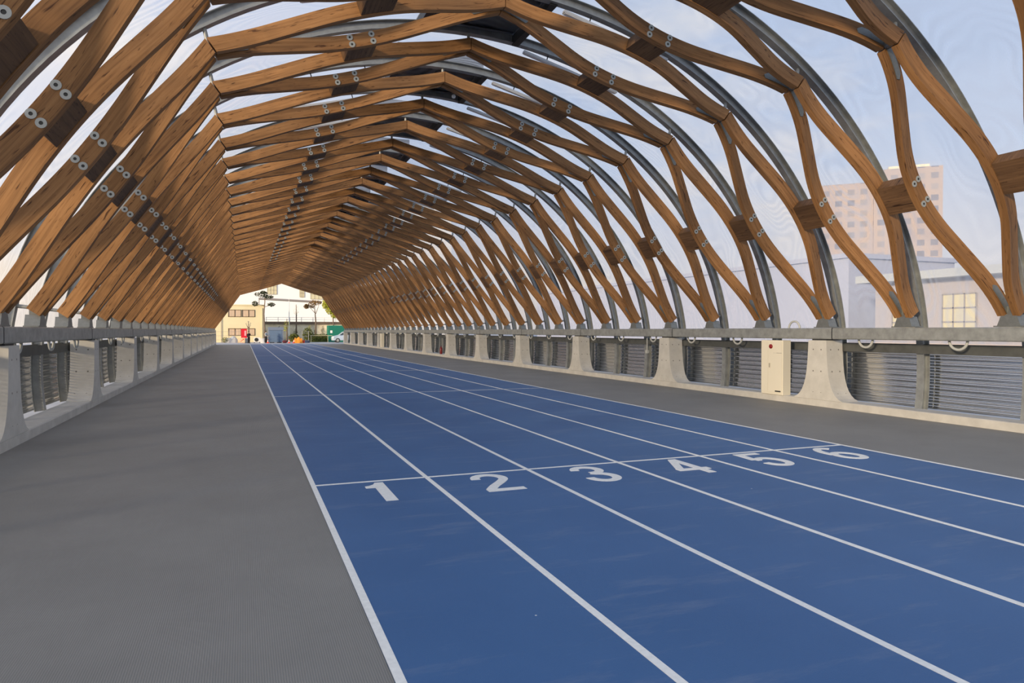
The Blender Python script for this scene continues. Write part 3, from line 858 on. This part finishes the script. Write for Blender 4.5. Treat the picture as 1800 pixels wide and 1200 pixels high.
tree('pine_tree','tall dark pine with flat foliage pads beside the cream block',2.72,104.6,0,[(0,0,0),(.05,0,2),(-.05,0,4),(.1,0,5.8),(.05,0,7)],
     [((-.35,0,6.75),(1.0,.7,.36)),((.55,0,6.45),(.8,.6,.28)),((-1.2,0,5.45),(.45,.4,.38)),((.95,0,5.35),(.55,.4,.3)),((-.1,0,7.05),(.5,.5,.25))], M['pineleaf'], 170, .10,
     [[(0,0,5.2),(-1.1,0,5.4)],[(0,0,5.0),(.9,0,5.3)],[(0,0,6),(.8,0,6.4)]])
tree('maple_tree','slender autumn tree with rusty orange crown',10.2,109,2.0,[(0,0,-2),(.0,0,1),(-.1,0,2.4),(-.2,0,3.4)],
     [((-.7,0,3.45),(.9,.6,.45)),((.0,0,3.9),(.9,.6,.4)),((-1.35,0,3.3),(.45,.4,.35))], M['orangeleaf'], 200, .10, [[(0,0,2.2),(-.9,0,3.2)],[(0,0,2.2),(.5,0,3.6)]])
tree('ginkgo_tree','bright yellow-green tree leaning in behind the last timber arch',12.4,106,0,[(0,0,0),(.05,0,2),(0,0,4),(-.2,0,5.6)],
     [((-.9,0,5.6),(.7,.8,.9)),((-.4,0,4.9),(.75,.8,.9)),((.2,0,4.2),(.65,.8,.8)),((.6,0,5.4),(1.0,.8,1.3))], M['yellowleaf'], 650, .10)
tree('young_tree','thin young tree with sparse yellow leaves beside the blue-grey shed',5.9,107,0,[(0,0,0),(.02,0,1.6),(0,0,3.4)],
     [((0,0,2.6),(.45,.4,.7)),((-.2,0,1.9),(.35,.35,.4))], M['yellowleaf'], 70, .07)
tree('bare_sapling','nearly bare sapling standing before the cream wall',.62,104.5,0,[(0,0,0),(.02,0,1.2),(0,0,3.0)],
     [((0,0,2.6),(.42,.3,.5))], M['greycloth'], 40, .05, [[(0,0,1.9),(-.35,0,2.7)],[(0,0,1.7),(.3,0,2.8)]])
tree('white_sapling','pale slender sapling before the white building',7.4,109.6,2.6,[(0,0,-2.6),(.02,0,1.2),(0,0,3.0)],
     [((0,0,2.0),(.45,.3,1.0))], M['palewin'], 60, .06)
for i, (x, w, z, lf, lab) in enumerate(((6.7,.75,1.25,'hedgeleaf','round dark bush just behind the orange tarpaulin'),(8.6,.8,2.1,'hedgeleaf','taller shrub rising behind the metal rack'),(4.0,.5,.9,'hedgeleaf','small bush hidden beside the blue-grey shed'))):
    t = thing('garden_bush', lab, 'bush', (x,104,0)); a = MB(); leaf_cloud(a,(0,0,z*.5),(w,.6,z*.5),900,.09,rnd=random.Random(i)); obj('foliage', a, M[lf], t)
    a = MB(); a.tube([(0,0,0),(0,0,z*.5)], .04, 7); obj('stem', a, M['bark'], t)
t = thing('clipped_hedge', 'low clipped olive hedge between the rack and the green container', 'hedge', (10.4,104,0))
a = MB(); a.box(-1.6,1.6,-.4,.4,0,.75); rr = random.Random(3)
for i in range(9): leaf_cloud(a,(-1.6+.4*i,-.1,.55),(.42,.5,.62),260,.09,rnd=rr)
obj('foliage', a, M['hedgeleaf'], t)
t = thing('dry_shrub', 'thin dry shrub at the wire fence before the cream block', 'shrub', (-2.35,101,0)); a = MB(); leaf_cloud(a,(0,0,.4),(.45,.3,.4),220,.06,rnd=random.Random(9)); obj('foliage', a, M['hedgeleaf'], t)
a = MB(); a.tube([(0,0,0),(0,0,.5)], .025, 6); obj('stem', a, M['bark'], t)

for i, (x, hh, lf) in enumerate(((4.9,2.3,'hedgeleaf'),(7.3,2.0,'hedgeleaf'),(9.3,2.6,'yellowleaf'),(10.1,1.9,'hedgeleaf'),(11.3,2.4,'hedgeleaf'))):
    t = thing('thin_shrub', 'thin upright shrub against the tan retaining wall, %s from the cream block' % ordinal(i+1), 'shrub', (x,109.6,0), 'thin shrubs along the retaining wall')
    a = MB(); a.tube([(0,0,0),(.03,0,hh*.5),(0,0,hh)], [.04,.03,.015], 7); obj('stem', a, M['bark'], t)
    a = MB(); leaf_cloud(a,(0,0,hh*.6),(.32,.3,hh*.42),110,.07,rnd=random.Random(20+i)); obj('foliage', a, M[lf], t)

# wire fence before the cream block
t = thing('wire_fence', 'thin grey wire fence on posts before the cream block', 'fence', (-2,102.5,0))
for i in range(5): a = MB(); a.tube([(-1.6+i*.85,0,0),(-1.6+i*.85,0,1.55)], .03, 7); obj('post', a, M['greypipe'], t)
for z in (.4,.95,1.5): a = MB(); a.tube([(-1.6,0,z),(1.8,0,z)], .014, 6); obj('wire', a, M['greypipe'], t)

# red machine, crates, outdoor unit
t = thing('vending_machine', 'bright red vending machine with a pale panel before the cream block', 'vending machine', (.03,101,0))
a = MB(); a.box(-.37,.37,0,.6,0,1.9); obj('body', a, M['red'], t)
a = MB(); a.box(.05,.27,-.03,.01,.95,1.65); obj('pale_panel', a, M['pink'], t)
a = MB(); a.box(-.2,.2,-.02,.01,.3,.5); obj('delivery_flap', a, M['blackplate'], t)
M['board'] = simple('faded_orange_board', (.80,.62,.38), .8, 0, .2, 3)
t = thing('barrier_board', 'pale orange board with a red arrow below the red machine', 'board', (-.3,97,0))
a = MB(); a.box(-.45,.45,0,.04,.08,.72); obj('panel', a, M['board'], t)
a = MB(); a.prism([(-.15,.22),(.2,.5),(.1,.55),(.32,.62),(.3,.4),(.25,.46),(-.1,.18)], -.006, .0, 'y'); o = obj('arrow', a, M['cone'], t); o['label'] = 'red arrow'
for x in (-.4,.4): a = MB(); a.box(x-.03,x+.03,-.02,.30,0,.10); obj('foot', a, M['greypipe'], t)
t = thing('grey_bin', 'grey bin standing beside the pale orange board', 'bin', (.33,97.4,0)); a = MB(); a.prism([(-.20,0),(.20,0),(.24,.62),(-.24,.62)], -.2, .2, 'y'); obj('bucket', a, M['greycloth'], t)
a = MB(); a.box(-.26,.26,-.22,.22,.62,.68); obj('lid', a, M['whitewall'], t)
t = thing('outdoor_unit', 'white air-conditioner outdoor unit with a dark fan behind the track end', 'outdoor unit', (1.65,99,0))
a = MB(); a.box(-.42,.42,-.16,.16,.12,.74); obj('casing', a, M['whitewall'], t)
a = MB(); n = 24
for r, dy in ((.25,-.16),(.25,-.19),(.09,-.19),(.07,-.175)):
    for k in range(n): a.v.append((-.08+r*cos(2*pi*k/n), dy, .44+r*sin(2*pi*k/n)))
for i in range(3):
    for k in range(n): m = (k+1)%n; a.face([i*n+k,i*n+m,(i+1)*n+m,(i+1)*n+k])
a.face([3*n+k for k in range(n)]); obj('fan', a, M['blackplate'], t)
for x in (-.35,.35): a = MB(); a.box(x-.05,x+.05,-.2,.2,0,.12); obj('foot', a, M['blackplate'], t)
t = thing('white_box', 'pale storage box standing before the pine trunk', 'box', (2.3,98,0)); a = MB(); a.box(-.26,.26,-.25,.25,0,.56); obj('tub', a, M['whitewall'], t); a = MB(); a.box(-.28,.28,-.27,.27,.56,.63); obj('lid', a, M['whitewall'], t)
t = thing('tarp_heap', 'low heap under grey sheeting behind the wire fence', 'heap', (-1.55,103.6,0))
a = MB(); nn = 14
for i in range(nn+1):
    for j in range(9):
        u, v = i/nn*2-1, j/8*2-1; a.v.append((u*.9, v*.5, max(0,.95*(1-u*u)**.5*(1-v*v)**.5*(.8+.2*sin(5*u+3*v)))))
for i in range(nn):
    for j in range(8): q = i*9+j; a.face([q,q+9,q+10,q+1])
a.smooth = True; obj('sheet', a, M['greycloth'], t)

# blue-grey shed with roller shutter
t = thing('shutter_shed', 'blue-grey steel shed with a closed roller shutter', 'shed', (4.0,98,0))
a = MB(); a.box(-.96,.96,0,1.8,.1,2.08); obj('shell', a, M['shutter2'], t)
a = MB(); n = 24
for i in range(n+1):
    z = .14+1.55*i/n; y = -.03+(.015 if i%2 else 0); a.v += [(-.78,y,z),(.78,y,z)]
for i in range(n): a.face([2*i,2*i+1,2*i+3,2*i+2])
obj('roller_shutter', a, M['shutter'], t)
a = MB(); a.box(-.98,.98,-.06,0,1.72,2.12); obj('shutter_box', a, M['shutter2'], t)
for x in (-.5,.45): a = MB(); a.box(x-.3,x+.3,-.03,.5,0,.1); obj('skid', a, M['blackplate'], t)

# green container, rack, tarp, cones, small clutter
t = thing('green_container', 'dark green site container with a white notice', 'container', (14.0,103,0))
a = MB(); n = 24
a.box(-2.6,2.6,0,2.2,0,2.4)
for i in range(n): x = -2.55+i*.215; a.box(x,x+.09,-.02,.0,.1,2.3)
obj('shell', a, M['green'], t); a = MB(); a.box(-2.35,-2.05,-.035,-.015,1.3,1.68); o = obj('notice', a, M['whitewall'], t); o['label'] = 'white notice sheet'
t = thing('metal_rack', 'pale metal shelving rack behind the orange tarpaulin', 'rack', (7.85,98.6,0))
for x in (-.42,.42):
    for y in (0,.4): a = MB(); a.box(x-.025,x+.025,y-.025,y+.025,0,1.62); obj('upright', a, M['washer'], t)
for z in (.3,.85,1.3,1.55): a = MB(); a.box(-.44,.44,-.02,.42,z,z+.03); obj('shelf', a, M['washer'], t)
t = thing('blue_crate', 'dark blue crate on the ground below the metal rack', 'crate', (7.9,97.7,0)); a = MB(); a.box(-.42,.42,-.2,.2,0,.30); obj('tub', a, simple('navy',(.04,.06,.12),.6), t)
a = MB(); a.box(-.44,.44,-.22,.22,.30,.34); obj('lid', a, M['shutter'], t)
t = thing('orange_tarpaulin', 'crumpled orange tarpaulin over equipment at the end of the track', 'tarpaulin', (6.75,96,0))
a = MB(); nn = 20; rr = random.Random(5)
for i in range(nn+1):
    for j in range(13):
        u, v = i/nn*2-1, j/12*2-1
        h = .82*min(1,(1-u*u)*3.0)*min(1,(1-v*v)*3.0)*(.8+.12*sin(6*u+1)+.08*sin(9*v)); a.v.append((u*.55, v*.42, max(0,h+rr.uniform(-.02,.02) if abs(u)<.95 and abs(v)<.95 else 0)))
for i in range(nn):
    for j in range(12): q = i*13+j; a.face([q,q+13,q+14,q+1])
a.smooth = True; obj('sheet', a, M['orange'], t)
t = thing('red_bucket', 'small red bucket at the edge of the orange tarpaulin', 'bucket', (7.42,96,0)); a = MB(); a.lathe([(.13,0),(.18,.36),(.19,.38)], n=16); obj('pail', a, M['cone'], t)
a = MB(); a.tube([(.18*cos(q),0,.38+.18*sin(q)) for q in [pi*i/10 for i in range(11)]], .01, 6); obj('handle', a, M['greypipe'], t)
t = thing('dark_bag', 'dark red equipment bag on the ground right beside the shed', 'bag', (5.05,96.5,0)) ; t['label'] = 'dark red equipment bag on the ground between shed and tarpaulin'
a = MB(); nn = 12
for i in range(nn+1):
    u = i/nn*2-1; r = .19*sqrt(max(.05,1-u**4))
    for k in range(12): q = 2*pi*k/12; a.v.append((u*.3, r*cos(q), .19+r*sin(q)))
for i in range(nn):
    for k in range(12): m = (k+1)%12; a.face([i*12+k,i*12+m,(i+1)*12+m,(i+1)*12+k])
a.face(list(range(12))[::-1]); a.face([nn*12+k for k in range(12)]); a.smooth = True; obj('sack', a, simple('maroon',(.10,.02,.03),.8), t)
a = MB(); a.tube([(-.12,0,.36),(-.08,0,.5),(.08,0,.5),(.12,0,.36)], .014, 6); obj('strap', a, M['blackplate'], t)
for i, (x, y, lab) in enumerate(((2.95,96.6,'red and white traffic cone beside the person in grey'),(5.55,95.6,'red traffic cone between the dark bag and the orange tarpaulin'),(6.1,95.0,'red traffic cone just before the orange tarpaulin'))):
    t = thing('traffic_cone', lab, 'traffic cone', (x,y,0), 'traffic cones past the track end')
    a = MB(); a.lathe([(.13,.04),(.085,.22)], n=16); a.lathe([(.058,.36),(.025,.50)], n=16); a.lathe([(.085,.22),(.058,.36)], n=16, mi=1); obj('cone_body', a, [M['cone'],M['whitewall']], t)
    a = MB(); a.box(-.19,.19,-.19,.19,0,.045); obj('base_plate', a, M['cone'], t)
# yellow rail before hedge
t = thing('pipe_barrier', 'thin pale pipe barrier before the clipped hedge', 'barrier', (10.2,101,0))
for x in (-1.4,0.9): a = MB(); a.tube([(x,0,0),(x,0,.95)], .035, 8); obj('post', a, M['cream_wall'], t)
a = MB(); a.tube([(-1.5,0,.95),(1.5,0,.95)], .03, 8); obj('rail', a, M['cream_wall'], t)

# silver car seen from its front quarter
t = thing('parked_car', 'silver hatchback half hidden behind the last lane six pier', 'car', (13.4,99.2,0), rz=0.0)
side = [(-1.95,.30),(-2.0,.62),(-1.88,.86),(-1.05,1.05),(-.45,1.50),(.35,1.58),(1.35,1.50),(1.85,1.02),(1.95,.75),(1.9,.30)]
def car_ring(scale, y, dz=0): return [(x, y, z) for x,z in side]
a = MB(); secs = [(-.80,.93),(-.74,1.0),(0,1.0),(.74,1.0),(.80,.93)]; n = len(side)
for y, s in secs:
    for x, z in side:
        yy = y*(1 if z < 1.0 else .84); a.v.append((x*s, yy, .3+(z-.3)*(s if z > .5 else 1)))
for i in range(len(secs)-1):
    for k in range(n): m = (k+1)%n; a.face([i*n+k,i*n+m,(i+1)*n+m,(i+1)*n+k])
a.face(list(range(n))[::-1]); a.face([(len(secs)-1)*n+k for k in range(n)])
obj('body', a, M['car'], t)
a = MB(); a.prism([(-.98,1.07),(-.43,1.45),(.3,1.52),(.3,1.05)], -.735, -.70, 'y'); obj('side_window', a, M['carglass'], t)
a = MB(); a.prism([(.38,1.05),(.38,1.52),(1.25,1.44),(1.6,1.06)], -.735, -.70, 'y'); obj('side_window', a, M['carglass'], t)
for x in (-1.25,1.25):
    for y in (-.80,.62):
        a = MB(); n2 = 20
        for r, dy in ((.31,0),(.31,.18)):
            for k in range(n2): a.v.append((x+r*cos(2*pi*k/n2), y+dy, .31+r*sin(2*pi*k/n2)))
        for k in range(n2): m = (k+1)%n2; a.face([k,m,n2+m,n2+k])
        a.face(list(range(n2))[::-1]); a.face([n2+k for k in range(n2)]); w = obj('wheel', a, M['tyre'], t)
        a = MB(); 
        for r, dy in ((.19,-.008),(.05,-.02)):
            for k in range(n2): a.v.append((x+r*cos(2*pi*k/n2), y+dy if y < 0 else y+.18-dy, .31+r*sin(2*pi*k/n2)))
        for k in range(n2): m = (k+1)%n2; a.face([k,m,n2+m,n2+k])
        a.face([n2+k for k in range(n2)]); obj('hubcap', a, M['washer'], w)
a = MB(); a.box(-1.15,-1.0,-.92,-.78,1.02,1.14); obj('wing_mirror', a, M['car'], t)
a = MB(); a.box(-1.98,-1.80,-.72,-.45,.66,.80); obj('headlight', a, M['lens'], t)

# ------------------------------------------------------------------ two people at the far end
def skin_body(name, joints, edges, mat, parent, root=0, sub=1):
    me = bpy.data.meshes.new(name); me.from_pydata([j[0] for j in joints], edges, []); me.materials.append(mat)
    o = link(name, me, parent)
    md = o.modifiers.new('skin','SKIN'); 
    sv = me.skin_vertices[0].data if me.skin_vertices else None
    if sv is None:
        me.skin_vertices.new(name='skin') if hasattr(me.skin_vertices,'new') else None
        sv = me.skin_vertices[0].data
    for i, j in enumerate(joints): sv[i].radius = j[1]; sv[i].use_root = (i == root)
    s = o.modifiers.new('sub','SUBSURF'); s.levels = sub; s.render_levels = sub
    return o
def loft(mb, rings, n=12, mi=0):
    b = len(mb.v)
    for (c, rx, ry) in rings:
        for k in range(n): q = 2*pi*k/n; mb.v.append((c[0]+rx*cos(q), c[1]+ry*sin(q), c[2]))
    for i in range(len(rings)-1):
        for k in range(n): m = (k+1)%n; mb.face([b+i*n+k,b+i*n+m,b+(i+1)*n+m,b+(i+1)*n+k], mi)
    mb.face([b+k for k in range(n)][::-1], mi); mb.face([b+(len(rings)-1)*n+k for k in range(n)], mi)
def person(label, loc, rz, h, top, bottom, pose):
    t = thing('person', label, 'person', loc, rz=rz); s = h/1.7
    P = lambda x,y,z: (x*s,y*s,z*s)
    J = []; Ed = []
    def add(p, r, par=None):
        J.append((P(*p), (r*s,r*s))); i = len(J)-1
        if par is not None: Ed.append((par,i))
        return i
    pel = add((0,0,.92),.125); sp = add((0,0,1.12),.115,pel); ch = add((0,0,1.32),.135,sp); nk = add((0,.005,1.46),.055,ch); hd0 = add((0,-.01,1.54),.075,nk); hd1 = add((0,-.015,1.63),.085,hd0)
    for sx in (1,-1):
        hip = add((sx*.09,0,.86),.095,pel); kn = add((sx*.10,-.02,.48),.062,hip); an = add((sx*.105,.02,.09),.042,kn); add((sx*.115,-.13,.035),.035,an)
        sh = add((sx*.17,0,1.39),.062,ch); el = add(pose[sx][0],.043,sh); wr = add(pose[sx][1],.03,el)
        w = pose[sx][1]; e = pose[sx][0]; d = [w[i]-e[i] for i in range(3)]; Ln = sqrt(sum(q*q for q in d)); d = [q/Ln for q in d]
        pm = add(tuple(w[i]+d[i]*.07 for i in range(3)),.028,wr)
        for f in range(4):
            o1 = (f-1.5)*.02; l = (.075,.085,.08,.062)[f]
            a1 = add((w[0]+d[0]*(.07+l*.55)+o1*.3, w[1]+d[1]*(.07+l*.55)+o1, w[2]+d[2]*(.07+l*.55)),.009,pm)
            add((w[0]+d[0]*(.07+l)+o1*.3, w[1]+d[1]*(.07+l)+o1-.01, w[2]+d[2]*(.07+l)-.005),.008,a1)
        th = add((w[0]+d[0]*.05-sx*.03, w[1]+d[1]*.05-.025, w[2]+d[2]*.05),.010,wr); add((w[0]+d[0]*.085-sx*.04, w[1]+d[1]*.085-.035, w[2]+d[2]*.085),.008,th)
    skin_body('body', J, Ed, M['skin'], t)
    # clothes follow the body
    a = MB(); loft(a, [(P(0,0,.86),.165*s,.125*s),(P(0,0,1.0),.155*s,.12*s),(P(0,0,1.15),.15*s,.12*s),(P(0,0,1.32),.19*s,.14*s),(P(0,0,1.42),.165*s,.115*s),(P(0,0,1.475),.07*s,.068*s)])
    for sx in (1,-1):
        e, w = pose[sx]; a.tube([P(sx*.15,0,1.40), P(*e), P(*w)], [.078*s,.06*s,.046*s], 10)
    a.smooth = True; obj('jacket', a, top, t)
    a = MB(); loft(a, [(P(0,0,.80),.17*s,.13*s),(P(0,0,.97),.16*s,.125*s)])
    for sx in (1,-1): a.tube([P(sx*.085,0,.90), P(sx*.10,-.02,.48), P(sx*.105,.02,.08)], [.11*s,.083*s,.066*s], 10)
    a.smooth = True; obj('trousers', a, bottom, t)
    for sx in (1,-1):
        a = MB(); x = sx*.11; a.prism([(.09,0),(.09,.08),(0,.10),(-.10,.07),(-.17,.05),(-.18,0)], (x-.045)*s, (x+.045)*s, 'x'); obj('shoe', a, M['blackplate'], t)
    a = MB(); a.lathe([(.088*s,1.60*s),(.098*s,1.66*s),(.085*s,1.715*s),(.04*s,1.74*s)], 0, .015*s, n=14); a.smooth = True; obj('hair', a, M['darkhair'], t)
    a = MB(); a.prism([(-.10,1.585),(-.128,1.578),(-.10,1.625)], -.014*s, .014*s, 'x'); 
    a.v = [(x, y*s if abs(x)<1 else y, z*s) for x,y,z in a.v]; o = obj('nose', a, M['skin'], t)
    a = MB()
    for sx in (1,-1): a.box(sx*.032*s-.012*s, sx*.032*s+.012*s, -.112*s, -.09*s, 1.628*s, 1.64*s)
    obj('eyes', a, M['blackplate'], t); a = MB(); a.box(-.028*s,.028*s,-.108*s,-.085*s,1.548*s,1.558*s); obj('mouth', a, simple('lips',(.35,.12,.10),.6), t)
person('person in black clothes standing at the far end of the track', (.60,96.5,0), .5, 1.52, M['blackcloth'], M['blackcloth'], {1:((.24,-.06,1.16),(.16,-.24,1.12)), -1:((-.25,0,1.14),(-.24,-.06,.90))})
person('person in a grey top and dark trousers beside the shed', (2.72,96.9,0), 1.0, 1.60, M['greycloth'], M['blackcloth'], {1:((.25,-.08,1.15),(.20,-.28,1.05)), -1:((-.25,-.02,1.14),(-.20,-.22,1.0))})

# ------------------------------------------------------------------ seen through the film: town beside the tunnel
def tower_mat():
    m, nt = new_mat('tower_facade')
    out = N(nt,'ShaderNodeOutputMaterial'); p = N(nt,'ShaderNodeBsdfPrincipled', Roughness=.7); nt.links.new(p.outputs[0], out.inputs[0])
    tc = N(nt,'ShaderNodeTexCoord'); 
    b = N(nt,'ShaderNodeTexBrick', Scale=1.0); b.offset = 0.0
    b.inputs['Brick Width'].default_value = 3.2; b.inputs['Row Height'].default_value = 3.0; b.inputs['Mortar Size'].default_value = .75
    b.inputs['Color1'].default_value = (.16,.16,.20,1); b.inputs['Color2'].default_value = (.36,.31,.29,1); b.inputs['Mortar'].default_value = (.42,.33,.28,1)
    sep = N(nt,'ShaderNodeSeparateXYZ'); cb = N(nt,'ShaderNodeCombineXYZ'); ad = N(nt,'ShaderNodeMath', operation='ADD')
    nt.links.new(tc.outputs['Object'], sep.inputs[0]); nt.links.new(sep.outputs[0], ad.inputs[0]); nt.links.new(sep.outputs[1], ad.inputs[1])
    nt.links.new(ad.outputs[0], cb.inputs[0]); nt.links.new(sep.outputs[2], cb.inputs[1]); nt.links.new(cb.outputs[0], b.inputs['Vector'])
    nt.links.new(b.outputs['Color'], p.inputs['Base Color'])
    return m
M['tower'] = tower_mat()
yaw = .36875
t = thing('apartment_tower', 'tall pinkish apartment tower seen hazily through the clear film', 'building', (172,149,0), rz=-.75)
a = MB(); a.box(-3,13.5,-10,10,0,46); obj('main_wall', a, M['tower'], t)
a = MB(); a.box(-17,-3,-9,9,0,43); obj('lower_wing', a, M['tower'], t)
a = MB(); a.box(1,11,-6,6,46,47.5); obj('roof_plant', a, M['tan'], t)
M['shed'] = simple('blue_grey_cladding', (.40,.42,.52), .8)
t = thing('long_warehouse', 'long low blue-grey warehouse seen hazily through the film', 'building', (68,100,0))
a = MB(); a.box(-8,8,-44,40,0,9.4); obj('wall', a, M['shed'], t)
a = MB(); a.box(-8.3,8.3,-44.3,40.3,9.4,9.9); obj('parapet', a, M['shed'], t)
M['pavilion'] = simple('pale_pink_cladding', (.42,.38,.38), .8)
t = thing('glazed_pavilion', 'low pale pavilion with gridded windows seen through the film beside the warehouse', 'building', (62,38,0))
a = MB(); a.box(-5,8,-16,12,0,6.2); obj('wall', a, M['pavilion'], t); a = MB(); a.box(-6.5,9,-17.5,13,6.2,6.9); obj('roof', a, M['greycloth'], t)
for i in range(5):
    a = MB(); y = -13+i*5; a.box(-5.1,-4.9,y,y+3,1.2,4.8); w = obj('window', a, M['palewin'], t)
    a = MB()
    for q in range(4): a.box(-5.16,-5.08,y+q-.06,y+q+.06,1.2,4.8)
    for z in (1.2,2.4,3.6,4.8): a.box(-5.16,-5.08,y,y+3,z-.06,z+.06)
    obj('window_bars', a, M['greypipe'], w)

# ------------------------------------------------------------------ light
w = bpy.data.worlds.new('World'); sc.world = w; w.use_nodes = True
nt = w.node_tree; nt.nodes.clear()
out = N(nt,'ShaderNodeOutputWorld'); bg = N(nt,'ShaderNodeBackground'); nt.links.new(bg.outputs[0], out.inputs[0])
tc = N(nt,'ShaderNodeTexCoord'); sep = N(nt,'ShaderNodeSeparateXYZ'); nt.links.new(tc.outputs['Generated'], sep.inputs[0])
g = ramp(nt, [(.0,(.72,.64,.58)),(.08,(.80,.76,.76)),(.22,(.60,.68,.84)),(.55,(.44,.56,.80)),(1.0,(.36,.49,.76))]); nt.links.new(sep.outputs[2], g.inputs[0])
mp = N(nt,'ShaderNodeMapping'); mp.inputs['Scale'].default_value = (2.2,2.2,6.0); nt.links.new(tc.outputs['Generated'], mp.inputs[0])
cl = N(nt,'ShaderNodeTexNoise', Scale=1.4, Detail=7.0, Roughness=.55); nt.links.new(mp.outputs[0], cl.inputs['Vector'])
cr = ramp(nt, [(.50,(0,0,0)),(.68,(1,1,1))]); nt.links.new(cl.outputs['Fac'], cr.inputs[0])
cz = ramp(nt, [(.0,(.95,.78,.60)),(.25,(.90,.84,.80)),(.6,(.72,.78,.88))]); nt.links.new(sep.outputs[2], cz.inputs[0])
mx = N(nt,'ShaderNodeMix', data_type='RGBA'); nt.links.new(cr.outputs[0], mx.inputs['Factor']); nt.links.new(g.outputs[0], mx.inputs['A']); nt.links.new(cz.outputs[0], mx.inputs['B'])
nt.links.new(mx.outputs['Result'], bg.inputs['Color']); bg.inputs['Strength'].default_value = 1.0

sun = bpy.data.lights.new('sun','SUN'); sun.energy = 4.6; sun.color = (1.0,.79,.54); sun.angle = radians(6)
so = bpy.data.objects.new('sun', sun); C.objects.link(so)
from mathutils import Vector
so.rotation_euler = Vector((.84,.52,-.19)).to_track_quat('-Z','Y').to_euler()
so.location = (-40,-50,20)

# ------------------------------------------------------------------ camera and view
cam = bpy.data.cameras.new('camera'); co = bpy.data.objects.new('camera', cam); C.objects.link(co)
cam.sensor_width = 36; cam.lens = 1220*36/1800; cam.clip_end = 1000; cam.clip_start = .05
co.location = (0,0,1.645); co.rotation_euler = (pi/2-.01557, 0, -.36875)
sc.camera = co
sc.view_settings.view_transform = 'Standard'; sc.view_settings.look = 'None'; sc.view_settings.gamma = 1; sc.view_settings.exposure = 0.1
try: sc.view_settings.use_curve_mapping = False
except Exception: pass
sc.cycles.use_denoising = True
sc.cycles.max_bounces = 8; sc.cycles.transparent_max_bounces = 16
